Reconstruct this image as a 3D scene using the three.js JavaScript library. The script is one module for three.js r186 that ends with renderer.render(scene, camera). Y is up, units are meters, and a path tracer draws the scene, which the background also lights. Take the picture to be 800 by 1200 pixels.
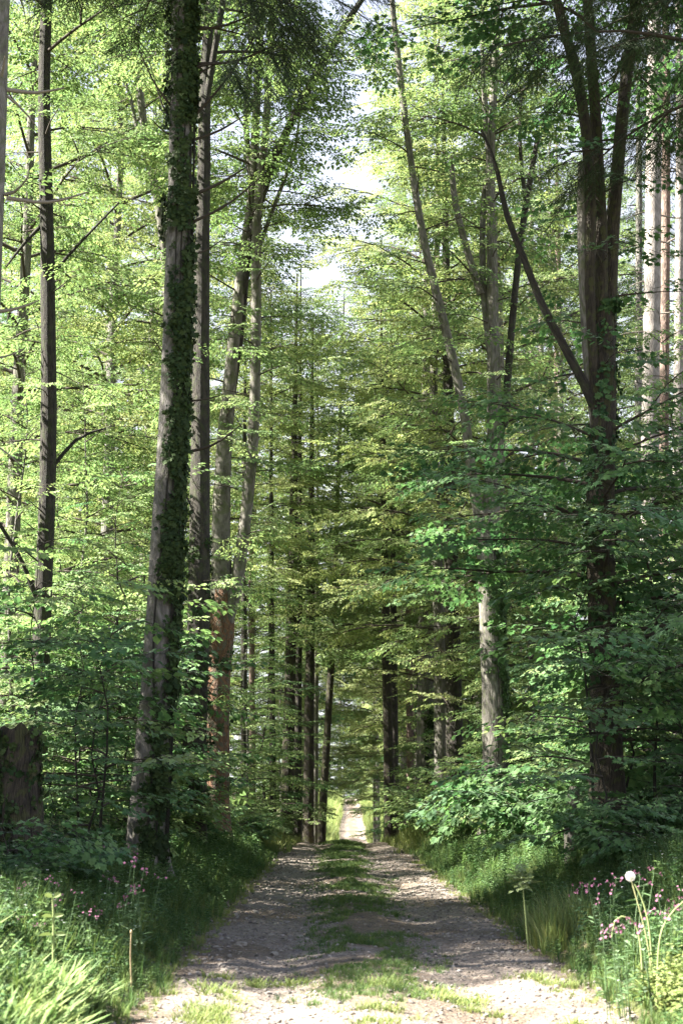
import * as THREE from 'three';
import { mergeGeometries } from 'three/addons/utils/BufferGeometryUtils.js';
import { ImprovedNoise } from 'three/addons/math/ImprovedNoise.js';

// ---------------------------------------------------------------- camera, sky, sun, exposure
const scene = new THREE.Scene();
const PITCH = Math.atan(332 / 1667), EYE = 1.5, F = 1667;
const camera = new THREE.PerspectiveCamera(2 * Math.atan(600 / F) * 180 / Math.PI, 2 / 3, 0.1, 3000);
camera.position.set(0, EYE, 0);
camera.rotation.x = PITCH;
camera.focus = 24;
camera.userData.fStop = 2.8;
scene.add(camera);

const SUN_EL = 45 * Math.PI / 180, SUN_AZ = 5 * Math.PI / 180;          // from the left, a little behind the camera
const sunDir = new THREE.Vector3(-Math.cos(SUN_EL) * Math.cos(SUN_AZ), Math.sin(SUN_EL), Math.cos(SUN_EL) * Math.sin(SUN_AZ));
{
  const W = 256, Hh = 128, data = new Float32Array(W * Hh * 4);
  for (let j = 0; j < Hh; j++) {
    const el = (j + 0.5) / Hh * Math.PI - Math.PI / 2;
    const k = Math.pow(Math.max(0, Math.sin(Math.max(0, el))), 0.9);
    const r = 0.23 + (0.03 - 0.23) * k, g = 0.235 + (0.05 - 0.235) * k, b = 0.245 + (0.11 - 0.245) * k;
    for (let i = 0; i < W; i++) {
      const o = (j * W + i) * 4, dn = el < 0 ? 0.25 : 1;
      data[o] = r * dn; data[o + 1] = g * dn; data[o + 2] = b * dn; data[o + 3] = 1;
    }
  }
  const sky = new THREE.DataTexture(data, W, Hh, THREE.RGBAFormat, THREE.FloatType);
  sky.mapping = THREE.EquirectangularReflectionMapping; sky.magFilter = THREE.LinearFilter; sky.needsUpdate = true;
  scene.background = sky; scene.environment = sky;
}
const sun = new THREE.DirectionalLight(new THREE.Color(1, 0.95, 0.86), 5);
sun.position.copy(sunDir).multiplyScalar(120); sun.target.position.set(0, 0, -40);
sun.position.add(sun.target.position);
sun.castShadow = true; sun.shadow.mapSize.set(4096, 4096);
Object.assign(sun.shadow.camera, { left: -90, right: 90, top: 90, bottom: -90, near: 1, far: 320 });
scene.add(sun, sun.target);
const renderer = new THREE.WebGLRenderer({ antialias: true });
renderer.toneMapping = THREE.LinearToneMapping;
renderer.toneMappingExposure = 8.2;
renderer.shadowMap.enabled = true;

// ---------------------------------------------------------------- helpers
function rngOf(seed) { let a = seed >>> 0; return () => { a = (a + 0x6D2B79F5) | 0; let t = Math.imul(a ^ (a >>> 15), 1 | a); t = (t + Math.imul(t ^ (t >>> 7), 61 | t)) ^ t; return ((t ^ (t >>> 14)) >>> 0) / 4294967296; }; }
const noise = new ImprovedNoise();
const fbm = (x, y, z = 0, o = 4) => { let s = 0, a = 0.5; for (let i = 0; i < o; i++) { s += a * noise.noise(x, y, z); x *= 2.03; y *= 2.03; z *= 2.03; a *= 0.5; } return s; };
const V = (x, y, z) => new THREE.Vector3(x, y, z);
const lerp = (a, b, t) => a + (b - a) * t, clamp = (x, a = 0, b = 1) => Math.min(b, Math.max(a, x));
const smooth = (a, b, x) => { const t = clamp((x - a) / (b - a)); return t * t * (3 - 2 * t); };
function table(rows) { return (x) => { if (x <= rows[0][0]) return rows[0][1]; for (let i = 1; i < rows.length; i++) if (x <= rows[i][0]) { const [a, p] = rows[i - 1], [b, q] = rows[i]; const t = (x - a) / (b - a); return lerp(p, q, t * t * (3 - 2 * t)); } return rows[rows.length - 1][1]; }; }
const SP = Math.sin(PITCH), CP = Math.cos(PITCH);
// a point of the place at depth d (metres along the track) that is seen at px, py of the 800 x 1200 photograph
function P(px, py, d) {
  const cx = (px - 400) / F, cy = (600 - py) / F, k = d / (CP - cy * SP);
  return V(cx * k, EYE + (cy * CP + SP) * k, -d);
}
const names = {};
function numbered(n) { const k = names[n] = (names[n] ?? -1) + 1; return k ? n + '_' + String(k).padStart(3, '0') : n; }
function tag(o, label, category, group) { o.userData.label = label; o.userData.category = category; if (group) o.userData.group = group; return o; }
function shade(o) { o.traverse((c) => { if (c.isMesh) { c.castShadow = true; c.receiveShadow = true; } }); return o; }
function part(name, geo, mat, parent, kind) { const m = new THREE.Mesh(geo, mat); m.name = name; if (kind) m.userData.kind = kind; parent.add(m); return m; }
function instanced(name, geo, mat, mats, cols, parent, kind = 'stuff') {
  const m = new THREE.InstancedMesh(geo, mat, mats.length);
  for (let i = 0; i < mats.length; i++) { m.setMatrixAt(i, mats[i]); if (cols) m.setColorAt(i, cols[i]); }
  m.name = name; if (kind) m.userData.kind = kind; parent.add(m); return m;
}
function place(o, name) { o.name = numbered(name); scene.add(o); return shade(o); }
const M4 = (pos, yaw, pitch, roll, s) => new THREE.Matrix4().compose(pos, new THREE.Quaternion().setFromEuler(new THREE.Euler(roll, yaw, pitch, 'YZX')), typeof s === 'number' ? V(s, s, s) : s);
const C = (r, g, b) => new THREE.Color(r, g, b);
const tintBetween = (a, b, R, spread = 0.2) => { const t = R(), k = 1 + (R() - 0.5) * 2 * spread; return C(lerp(a[0], b[0], t) * k, lerp(a[1], b[1], t) * k, lerp(a[2], b[2], t) * k); };

// ---------------------------------------------------------------- textures
function texture(w, h, fn, srgb) {
  const d = new Uint8Array(w * h * 4);
  for (let y = 0; y < h; y++) for (let x = 0; x < w; x++) { const c = fn(x / w, y / h); const o = (y * w + x) * 4; d[o] = clamp(c[0]) * 255; d[o + 1] = clamp(c[1]) * 255; d[o + 2] = clamp(c[2]) * 255; d[o + 3] = 255; }
  const t = new THREE.DataTexture(d, w, h); t.wrapS = t.wrapT = THREE.RepeatWrapping; t.magFilter = THREE.LinearFilter; t.minFilter = THREE.LinearMipmapLinearFilter; t.generateMipmaps = true;
  if (srgb) t.colorSpace = THREE.SRGBColorSpace; t.needsUpdate = true; return t;
}
// noise that tiles in u and v
function tile(u, v, fu, fv, seed, o = 4) {
  const a = u * 2 * Math.PI, b = v * 2 * Math.PI;
  return fbm(Math.cos(a) * fu / 6.28 + seed, Math.sin(a) * fu / 6.28 + Math.cos(b) * fv / 6.28, Math.sin(b) * fv / 6.28 + seed * 1.7, o);
}
const toS = (x) => x <= 0.0031308 ? x * 12.92 : 1.055 * Math.pow(x, 1 / 2.4) - 0.055;
function barkPair(dark, light, moss, o) {
  const h = (u, v) => { const r = tile(u, v, o.fu, o.fv, o.seed, 5), f = tile(u, v, o.fu * 3, o.fv * 3, o.seed + 9, 3); return clamp(0.5 + (o.ridge ? (0.35 - Math.abs(r) * 2.2) : r * 1.3) + f * 0.5); };
  const color = texture(256, 512, (u, v) => {
    const k = h(u, v), p = clamp(0.5 + tile(u, v, 7, 7, o.seed + 31, 4) * 2.4), m = smooth(0.48, 0.72, 0.5 + tile(u, v, 7, 13, o.seed + 50, 5)) * o.moss;
    return [0, 1, 2].map((i) => toS(lerp(lerp(dark[i], light[i], clamp(k * 0.6 + p * 0.5)), moss[i], m)));
  }, true);
  const bump = texture(256, 512, (u, v) => { const k = h(u, v); return [k, k, k]; });
  return new THREE.MeshStandardMaterial({ map: color, bumpMap: bump, bumpScale: o.bump, roughness: 0.92, vertexColors: !!o.vc });
}
const BARK = {
  beech: barkPair([0.045, 0.04, 0.032], [0.19, 0.175, 0.15], [0.075, 0.095, 0.03], { fu: 16, fv: 8, seed: 3, bump: 0.012, moss: 0.55 }),
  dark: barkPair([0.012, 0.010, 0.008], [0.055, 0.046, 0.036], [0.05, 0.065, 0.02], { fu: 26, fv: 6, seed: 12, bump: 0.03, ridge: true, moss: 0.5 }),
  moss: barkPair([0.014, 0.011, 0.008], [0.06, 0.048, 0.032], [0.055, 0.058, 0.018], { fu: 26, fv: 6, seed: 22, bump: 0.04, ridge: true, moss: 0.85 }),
  pine: barkPair([0.16, 0.135, 0.12], [0.36, 0.325, 0.30], [0.12, 0.11, 0.08], { fu: 28, fv: 14, seed: 41, bump: 0.012, moss: 0.3 }),
  redpine: barkPair([0.09, 0.06, 0.05], [0.24, 0.17, 0.14], [0.07, 0.07, 0.04], { fu: 28, fv: 14, seed: 47, bump: 0.016, moss: 0.3 }),
  orange: barkPair([0.06, 0.034, 0.02], [0.23, 0.12, 0.065], [0.11, 0.10, 0.07], { fu: 26, fv: 30, seed: 55, bump: 0.03, moss: 0.9 }),
  grey: barkPair([0.06, 0.054, 0.047], [0.22, 0.205, 0.185], [0.09, 0.10, 0.055], { fu: 18, fv: 10, seed: 63, bump: 0.015, moss: 0.6 }),
};
const twigMat = new THREE.MeshStandardMaterial({ color: C(0.045, 0.035, 0.026), roughness: 0.95 });
const paleTwigMat = new THREE.MeshStandardMaterial({ color: C(0.22, 0.19, 0.16), roughness: 0.95 });
const leafMat = (t, rough = 1) => new THREE.MeshPhysicalMaterial({ color: 0xffffff, vertexColors: true, roughness: rough, transmission: t, thickness: 0, specularIntensity: 0.4, clearcoat: 0.18, clearcoatRoughness: 0.5, side: THREE.DoubleSide });
const LEAF = leafMat(0.48), NEEDLE = leafMat(0.12), GRASS = leafMat(0.35), IVY = new THREE.MeshPhysicalMaterial({ color: 0xffffff, vertexColors: true, roughness: 0.7, specularIntensity: 0.3, side: THREE.DoubleSide });

// ---------------------------------------------------------------- terrain
const trackX = table([[0, 0.34], [9, 0.27], [25, 0.14], [47, 0.0], [80, 0.35], [148, 1.15], [235, 1.6], [330, 2.0], [600, 2.0]]);
const profile = table([[0, 0], [40, 0.0], [47, -0.02], [62, -0.75], [90, -2.5], [122, -3.55], [150, -3.15], [190, -1.7], [236, 0.02], [270, 0.55], [420, 0.9], [700, 0.9]]);
const bankL = table([[1.7, 0], [2.25, 0.16], [3.0, 0.52], [5.0, 0.78], [9, 0.95], [40, 1.6]]), bankR = table([[1.75, 0], [2.35, 0.2], [3.5, 0.80], [5.5, 1.12], [10, 1.35], [40, 1.9]]);
function H(x, z) {
  const d = -z, s = x - trackX(d), a = Math.abs(s), fade = d < 45 ? 1 : lerp(1, 0.45, smooth(45, 70, d));
  let y = profile(d) + (s < 0 ? bankL(a) : bankR(a)) * fade;
  const off = smooth(1.6, 2.8, a);
  y += off * (fbm(x * 0.55, z * 0.55, 3, 3) * 0.22 + fbm(x * 2.1, z * 2.1, 7, 2) * 0.05);
  return y;
}
function trackH(s, d, x) { // ruts and a low crown in the middle
  const rut = -0.05 * (Math.exp(-(((s + 0.78) / 0.3) ** 2)) + Math.exp(-(((s - 0.78) / 0.3) ** 2))) + 0.025 * Math.exp(-((s / 0.35) ** 2));
  return rut + fbm(x * 1.7, d * 0.9, 2, 3) * 0.045 + fbm(x * 7, d * 7, 5, 2) * 0.014;
}
function groundAt(x, z) { const s = x - trackX(-z); return Math.abs(s) < 1.96 ? H(x, z) + trackH(s, -z, x) * (1 - smooth(1.6, 1.94, Math.abs(s))) + 0.01 : H(x, z); }
function gridMesh(xs, ds, fn) { // fn(x or s, d) -> {x,y,z,u,v,c}
  const pos = [], uv = [], col = [], idx = [], n = xs.length;
  for (const d of ds) for (const x of xs) { const p = fn(x, d); pos.push(p.x, p.y, p.z); uv.push(p.u, p.v); col.push(...p.c); }
  for (let j = 0; j < ds.length - 1; j++) for (let i = 0; i < n - 1; i++) { const a = j * n + i, b = a + 1, c = a + n, e = c + 1; idx.push(a, b, c, b, e, c); }
  const g = new THREE.BufferGeometry();
  g.setAttribute('position', new THREE.Float32BufferAttribute(pos, 3)); g.setAttribute('uv', new THREE.Float32BufferAttribute(uv, 2)); g.setAttribute('color', new THREE.Float32BufferAttribute(col, 3));
  g.setIndex(idx); g.computeVertexNormals(); return g;
}
{
  const soilT = texture(512, 512, (u, v) => { const a = clamp(0.5 + tile(u, v, 12, 12, 70, 5) * 1.5), b = clamp(0.5 + tile(u, v, 60, 60, 81, 3) * 1.8); return [toS(lerp(0.03, 0.13, a * 0.5 + b * 0.5)), toS(lerp(0.028, 0.105, a * 0.5 + b * 0.5)), toS(lerp(0.016, 0.055, b))]; }, true);
  const soilB = texture(512, 512, (u, v) => { const b = clamp(0.5 + tile(u, v, 60, 60, 81, 3) * 1.8); return [b, b, b]; });
  const soil = new THREE.MeshStandardMaterial({ map: soilT, bumpMap: soilB, bumpScale: 0.03, roughness: 1, vertexColors: true });
  const xs = [-700, -400, -220, -130, -80, -55, -40]; for (let x = -30; x <= 30; x += (Math.abs(x) < 9 ? 0.22 : 1)) xs.push(x); xs.push(40, 55, 80, 130, 220, 400, 700);
  const ds = [-300, -120, -60, -30, -15, -5]; for (let d = 0; d < 60; d += 0.4) ds.push(d); for (let d = 60; d < 300; d += 3) ds.push(d); ds.push(300, 350, 420, 520, 700, 1200);
  const g = gridMesh(xs, ds, (x, d) => {
    const s = x - trackX(d), y = H(x, -d) - 0.07 * (1 - smooth(1.58, 1.98, Math.abs(s)));
    const gr = smooth(-0.1, 0.25, fbm(x * 0.5, d * 0.5, 11, 3));
    return { x, y, z: -d, u: x / 2.3, v: d / 2.3, c: [lerp(1, 0.75, gr), lerp(1, 1.25, gr), lerp(1, 0.7, gr)] };
  });
  const o = new THREE.Mesh(g, soil); o.name = 'ground'; o.userData.kind = 'structure'; scene.add(o); o.receiveShadow = o.castShadow = true;

  // the gravel track
  const R = rngOf(5), N = 1024, hgt = new Float32Array(N * N), tone = new Float32Array(N * N), warm = new Float32Array(N * N);
  for (let k = 0; k < 26000; k++) { // stones pressed into the surface
    const cx = R() * N, cy = R() * N, rr = 1.3 + Math.pow(R(), 4) * 7, t = R(), w = R(), e = 0.6 + R() * 0.8;
    for (let y = -Math.ceil(rr * 1.4); y <= rr * 1.4; y++) for (let x = -Math.ceil(rr * 1.4); x <= rr * 1.4; x++) {
      const q = (x * x * e + y * y / e) / (rr * rr); if (q > 1) continue;
      const o2 = ((Math.floor(cy + y) + N) % N) * N + ((Math.floor(cx + x) + N) % N), hh = Math.sqrt(1 - q) * rr / 12;
      if (hh > hgt[o2]) { hgt[o2] = hh; tone[o2] = t; warm[o2] = w; }
    }
  }
  const at = (u, v) => Math.floor(v * N) % N * N + Math.floor(u * N) % N;
  const gravelT = texture(N, N, (u, v) => {
    const i = at(u, v), b = clamp(0.5 + tile(u, v, 26, 26, 91, 4) * 1.8);
    const st = smooth(0.02, 0.2, hgt[i]), base = lerp(0.095, 0.165, b), s = lerp(0.095, 0.23, tone[i]), w = warm[i];
    return [toS(lerp(base * 1.18, s * lerp(1.04, 1.18, w), st)), toS(lerp(base * 0.98, s * 0.97, st)), toS(lerp(base * 0.82, s * lerp(0.92, 0.80, w), st))];
  }, true);
  const gravelB = texture(N, N, (u, v) => { const i = at(u, v), k = clamp(hgt[i] * 0.75 + 0.15 + tile(u, v, 40, 40, 95, 3) * 0.3); return [k, k, k]; });
  const gravel = new THREE.MeshStandardMaterial({ map: gravelT, bumpMap: gravelB, bumpScale: 0.022, roughness: 0.95, vertexColors: true });
  const ss = []; for (let s = -1.96; s <= 1.961; s += 0.07) ss.push(s);
  const dd = []; for (let d = -6; d < 26; d += 0.1) dd.push(d); for (let d = 26; d < 60; d += 0.35) dd.push(d); for (let d = 60; d < 330; d += 2) dd.push(d);
  const tg = gridMesh(ss, dd, (s, d) => {
    const x = s + trackX(d), edge = smooth(1.6, 1.94, Math.abs(s));
    const y = H(x, -d) + trackH(s, d, x) * (1 - edge) + 0.006 - edge * 0.04;
    const n1 = fbm(x * 0.9, d * 0.45, 21, 4), n2 = fbm(x * 2.7, d * 1.6, 33, 3);
    const mid = Math.exp(-((s / 0.42) ** 2)), side = smooth(1.3, 1.8, Math.abs(s));
    const soily = clamp(smooth(-0.05, 0.3, n1 + 0.35 * mid * smooth(9, 13, d) + 0.3 * side + n2 * 0.5)) * 0.9;
    return { x, y, z: -d, u: x / 2.6, v: d / 2.6, c: [lerp(1.12, 0.66, soily), lerp(1.07, 0.56, soily), lerp(1.02, 0.43, soily)] };
  });
  const t = new THREE.Mesh(tg, gravel); t.name = 'track'; t.userData.kind = 'structure'; scene.add(t); t.receiveShadow = t.castShadow = true;

  // loose stones
  const pebble = []; for (let k = 0; k < 2; k++) { const q = new THREE.IcosahedronGeometry(1, 1), a = q.attributes.position; for (let i = 0; i < a.count; i++) { const v = V(a.getX(i), a.getY(i), a.getZ(i)); const f = 1 + fbm(v.x * 1.3 + k * 7, v.y * 1.3, v.z * 1.3, 2) * 0.9; a.setXYZ(i, v.x * f, v.y * f * 0.6, v.z * f); } q.computeVertexNormals(); pebble.push(q); }
  const stoneMat = new THREE.MeshStandardMaterial({ color: 0xffffff, roughness: 0.95 });
  const R2 = rngOf(77);
  pebble.forEach((q, k) => {
    const ms = [], cs = [];
    for (let i = 0; i < 9000; i++) {
      const d = 6.5 + Math.pow(R2(), 1.6) * 34, s = (R2() * 2 - 1) * 1.8, mid = Math.exp(-((s / 0.35) ** 2)); if (R2() < mid * 0.7) continue;
      const x = s + trackX(d), sz = 0.0035 + Math.pow(R2(), 5) * 0.018 + d * 0.00015;
      ms.push(M4(V(x, groundAt(x, -d) + sz * 0.15, -d), R2() * 7, R2() - 0.5, R2() - 0.5, V(sz * (0.8 + R2() * 0.7), sz, sz))); const g2 = 0.09 + R2() * 0.17; cs.push(C(g2 * 1.1, g2 * 0.98, g2 * (0.78 + R2() * 0.12)));
    }
    instanced(k ? 'gravel_fine' : 'gravel', q, stoneMat, ms, cs, scene);
  });
  const looseStone = new THREE.MeshStandardMaterial({ color: C(0.24, 0.215, 0.18), roughness: 0.95 });
  // single larger stones
  for (const [px, py, w] of [[283, 1099, 15], [318, 1085, 9], [322, 1104, 13], [223, 1171, 7], [738, 1176, 9], [752, 1190, 7], [258, 1135, 8], [585, 1062, 8], [640, 1075, 7], [300, 1062, 10], [254, 1102, 9], [215, 1135, 7], [596, 1108, 8], [352, 1086, 8]]) {
    const d = F * EYE / (py - 932), p = P(px, py, d); p.y = groundAt(p.x, p.z);
    const r = w / 2 / F * d;
    const m = new THREE.Mesh(pebble[px % 2], looseStone);
    m.position.set(p.x, p.y + r * 0.1, p.z); m.scale.set(r, r * 0.75, r * 0.8); m.rotation.y = px;
    tag(m, 'loose stone lying on the gravel track', 'stone', 'stones on the track');
    place(m, 'stone');
  }
}

// ---------------------------------------------------------------- leaves and twigs
class Leaves {
  constructor() { this.p = []; this.c = []; }
  tri(a, b, c, k) { this.p.push(a.x, a.y, a.z, b.x, b.y, b.z, c.x, c.y, c.z); for (let i = 0; i < 3; i++) this.c.push(k[0], k[1], k[2]); }
  oval(base, dir, up, len, wid, fold, k) {
    const side = V().crossVectors(dir, up).normalize(), at = (t, s, u) => base.clone().addScaledVector(dir, len * t).addScaledVector(side, wid * s).addScaledVector(up, u * len);
    const tip = at(1, 0, -fold * 0.6), mid = at(0.5, 0, -fold * 0.25);
    for (const q of [-1, 1]) { const a = at(0.28, q * 0.45, fold * 0.7), b = at(0.66, q * 0.42, fold * 0.5); this.tri(base, a, mid, k); this.tri(mid, a, b, k); this.tri(mid, b, tip, k); }
  }
  diamond(base, dir, up, len, wid, fold, k) {
    const side = V().crossVectors(dir, up).normalize(), at = (t, s, u) => base.clone().addScaledVector(dir, len * t).addScaledVector(side, wid * s).addScaledVector(up, u * len), tip = at(1, 0, -fold);
    for (const q of [-1, 1]) { const a = at(0.45, q * 0.5, fold * 0.6); this.tri(base, a, tip, k); }
  }
  maple(base, dir, up, len, wid, fold, k) {
    const side = V().crossVectors(dir, up).normalize(), c = base.clone().addScaledVector(dir, len * 0.42);
    const ring = [[0, 0.6], [24, 0.33], [48, 0.56], [74, 0.3], [104, 0.46], [150, 0.36], [180, 0.40], [210, 0.36], [256, 0.46], [286, 0.3], [312, 0.56], [336, 0.33]].map(([a, r]) => { const t = a * Math.PI / 180, s = Math.sin(t) * r * len, f = Math.cos(t) * r * len; return c.clone().addScaledVector(dir, f).addScaledVector(side, s).addScaledVector(up, Math.abs(s) * fold - Math.max(0, f) * 0.35); });
    for (let i = 0; i < ring.length; i++) this.tri(c, ring[i], ring[(i + 1) % ring.length], k);
  }
  twig(a, b, r0, r1, k) {
    const d = b.clone().sub(a).normalize(), u = Math.abs(d.y) > 0.9 ? V(1, 0, 0) : V(0, 1, 0), s = V().crossVectors(d, u).normalize(), w = V().crossVectors(s, d), q = [0, 2.094, 4.189];
    const A = q.map((t) => a.clone().addScaledVector(s, Math.cos(t) * r0).addScaledVector(w, Math.sin(t) * r0)), B = q.map((t) => b.clone().addScaledVector(s, Math.cos(t) * r1).addScaledVector(w, Math.sin(t) * r1));
    for (let i = 0; i < 3; i++) { const j = (i + 1) % 3; this.tri(A[i], A[j], B[i], k); this.tri(A[j], B[j], B[i], k); }
  }
  build() { const g = new THREE.BufferGeometry(); g.setAttribute('position', new THREE.Float32BufferAttribute(this.p, 3)); g.setAttribute('color', new THREE.Float32BufferAttribute(this.c, 3)); g.computeVertexNormals(); return g; }
}
const TW = [0.5, 0.28, 0.5];
const leafTone = (R) => { const k = 0.82 + R() * 0.36, y = (R() - 0.5) * 0.16; return [k * (1 + y), k, k * (1 - y)]; };
function jitterUp(R, a) { return V((R() - 0.5) * a, 1, (R() - 0.5) * a).normalize(); }
// a flat spray of a beech: a twig with side twigs and leaves to left and right, along +x
function beechSpray(seed, { len = 1, leaf = 0.09, step = 0.058, sides = 7, kind = 'oval', wide = 0.62, tilt = 0.9 } = {}) {
  const R = rngOf(seed), B = new Leaves();
  const row = (a, dir, L, first) => {
    const n = Math.max(2, Math.round(L / step)); let p = a.clone(), q = dir.clone();
    for (let i = 0; i < n; i++) {
      const nx = p.clone().addScaledVector(q, step); if (i % 2 === 0 || i === n - 1) B.twig(p, p.clone().addScaledVector(q, step * (i === n - 1 ? 1 : 2)), 0.0035 * (1 - i / n) + 0.0015, 0.002, TW);
      if (i >= first) {
        const sg = i % 2 ? 1 : -1, ang = sg * (0.6 + R() * 0.5), d2 = q.clone().applyAxisAngle(V(0, 1, 0), ang); d2.y += -0.22 + (R() - 0.5) * 0.5; d2.normalize();
        const l = leaf * (0.55 + R() * 0.8);
        B[kind](nx, d2, jitterUp(R, tilt), l, l * wide, 0.12 + R() * 0.12, leafTone(R));
      }
      p = nx; q.y -= 0.012; q.applyAxisAngle(V(0, 1, 0), (R() - 0.5) * 0.22).normalize();
    }
    const d2 = q.clone(); d2.y -= 0.2; B[kind](p, d2.normalize(), jitterUp(R, 0.6), leaf, leaf * wide, 0.15, leafTone(R));
  };
  row(V(0, 0, 0), V(1, 0.1, 0).normalize(), len, 3);
  for (let i = 0; i < sides; i++) { const t = 0.12 + 0.7 * i / sides, sg = i % 2 ? 1 : -1; row(V(len * t, len * (0.1 * t - 0.1 * t * t), 0), V(Math.cos(0.75), 0.02 + (R() - 0.5) * 0.25, sg * Math.sin(0.75)), len * 0.55 * (1 - 0.55 * t), 1); }
  return B.build();
}
function spruceSpray(seed, len = 0.9) {
  const R = rngOf(seed), B = new Leaves();
  const twig = (a, dir, L) => {
    const b = a.clone().addScaledVector(dir, L); B.twig(a, b, 0.004, 0.0015, [0.9, 0.6, 0.7]);
    const n = Math.round(L / 0.012); for (let i = 0; i < n; i++) { const p = a.clone().lerp(b, (i + R()) / n), az = R() * 6.28; const side = V(Math.cos(az) * 0.4, Math.abs(Math.sin(az)) * 0.5, Math.sin(az)).addScaledVector(dir, 0.9).normalize(), e = p.clone().addScaledVector(side, 0.028 + R() * 0.012); const w = V().crossVectors(side, V(R(), 1, R())).normalize().multiplyScalar(0.005); const k = 0.8 + R() * 0.4; B.tri(p.clone().add(w), p.clone().sub(w), e, [k, k, k]); }
  };
  twig(V(0, 0, 0), V(1, 0, 0), len);
  for (let i = 0; i < 20; i++) { const t = 0.06 + 0.88 * i / 20, sg = i % 2 ? 1 : -1; twig(V(len * t, 0, 0), V(0.55 + R() * 0.4, -0.6 + R() * 0.5, sg * (0.45 + R() * 0.4)).normalize(), len * (0.3 + R() * 0.25) * (1 - t * 0.6)); }
  return B.build();
}
const SPRAY = {
  beech: [beechSpray(1), beechSpray(2), beechSpray(3, { len: 0.9 })],
  far: [beechSpray(4, { leaf: 0.13, step: 0.1, sides: 6, kind: 'diamond', wide: 0.7 }), beechSpray(5, { leaf: 0.13, step: 0.1, sides: 6, kind: 'diamond', wide: 0.7 })],
  maple: [beechSpray(6, { leaf: 0.10, step: 0.08, sides: 6, kind: 'maple', len: 0.8, tilt: 1.1 }), beechSpray(7, { leaf: 0.095, step: 0.08, sides: 6, kind: 'maple', len: 0.85, tilt: 1.3 })],
  hazel: [beechSpray(8, { leaf: 0.10, step: 0.075, sides: 5, wide: 0.75, len: 0.75 }), beechSpray(9, { leaf: 0.10, step: 0.075, sides: 5, wide: 0.75, len: 0.8 })],
  spruce: [spruceSpray(10), spruceSpray(11, 0.8)],
};
const TINT = { // linear base colours of leaves
  lime: [[0.23, 0.305, 0.085], [0.335, 0.385, 0.145]],
  spring: [[0.15, 0.25, 0.075], [0.245, 0.325, 0.115]],
  green: [[0.08, 0.18, 0.058], [0.135, 0.245, 0.078]],
  maple: [[0.06, 0.15, 0.05], [0.115, 0.215, 0.065]],
  spruce: [[0.028, 0.055, 0.025], [0.05, 0.085, 0.032]],
  olive: [[0.18, 0.255, 0.075], [0.27, 0.335, 0.12]],
};

// ---------------------------------------------------------------- trunks and crowns
function tube(pts, radii, { seg = 10, step = 0.5, flare = 0, rough = 0.06, seed = 0, tip = true } = {}) {
  const curve = new THREE.CatmullRomCurve3(pts, false, 'centripetal'), L = curve.getLength(), n = Math.max(2, Math.min(60, Math.ceil(L / step)));
  const ts = []; if (flare) for (let i = 0; i < 6; i++) ts.push(i / 6 * 1.2 / L); const t0 = flare ? 1.2 / L : 0; for (let i = 0; i <= n; i++) ts.push(t0 + (1 - t0) * i / n);
  const pos = [], uv = [], idx = [], rep = Math.max(1, Math.round(2 * Math.PI * radii[0] / 0.8));
  let nrm = V(1, 0, 0);
  const lens = [0]; for (let i = 1; i < pts.length; i++) lens.push(lens[i - 1] + pts[i].distanceTo(pts[i - 1]));
  ts.forEach((t) => {
    const p = curve.getPointAt(clamp(t)), tan = curve.getTangentAt(clamp(t)); nrm.addScaledVector(tan, -nrm.dot(tan)); if (nrm.lengthSq() < 1e-6) nrm = V(0, 0, 1); nrm.normalize();
    const bin = V().crossVectors(tan, nrm), q = t * lens[lens.length - 1]; let k = 1; while (k < lens.length - 1 && lens[k] < q) k++;
    let r = lerp(radii[k - 1], radii[k], clamp((q - lens[k - 1]) / (lens[k] - lens[k - 1] || 1)));
    const h = t * L;
    for (let i = 0; i <= seg; i++) {
      const a = (i % seg) / seg * Math.PI * 2, fl = flare * Math.exp(-h / 0.32) * (0.7 + 0.5 * Math.sin(a * 4 + seed) + 0.3 * Math.sin(a * 7 + seed * 2));
      const rr = r * (1 + fl + rough * 2 * fbm(Math.cos(a) * 1.4 + seed, h * 0.9, Math.sin(a) * 1.4 + seed, 3));
      pos.push(p.x + (nrm.x * Math.cos(a) + bin.x * Math.sin(a)) * rr, p.y + (nrm.y * Math.cos(a) + bin.y * Math.sin(a)) * rr, p.z + (nrm.z * Math.cos(a) + bin.z * Math.sin(a)) * rr);
      uv.push(i / seg * rep, h / 1.6);
    }
  });
  for (let j = 0; j < ts.length - 1; j++) for (let i = 0; i < seg; i++) { const a = j * (seg + 1) + i, b = a + 1, c = a + seg + 1, e = c + 1; idx.push(a, c, b, b, c, e); }
  if (tip) { const l = curve.getPointAt(1); const k = pos.length / 3; pos.push(l.x, l.y, l.z); uv.push(0, 0); const s = (ts.length - 1) * (seg + 1); for (let i = 0; i < seg; i++) idx.push(s + i, k, s + i + 1); }
  const g = new THREE.BufferGeometry(); g.setAttribute('position', new THREE.Float32BufferAttribute(pos, 3)); g.setAttribute('uv', new THREE.Float32BufferAttribute(uv, 2)); g.setIndex(idx); g.computeVertexNormals();
  const nn = g.attributes.normal, stride = seg + 1; for (let j = 0; j < ts.length; j++) { const a = j * stride, b = a + seg; const m = V(nn.getX(a) + nn.getX(b), nn.getY(a) + nn.getY(b), nn.getZ(a) + nn.getZ(b)).normalize(); nn.setXYZ(a, m.x, m.y, m.z); nn.setXYZ(b, m.x, m.y, m.z); }
  return g;
}
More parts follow.
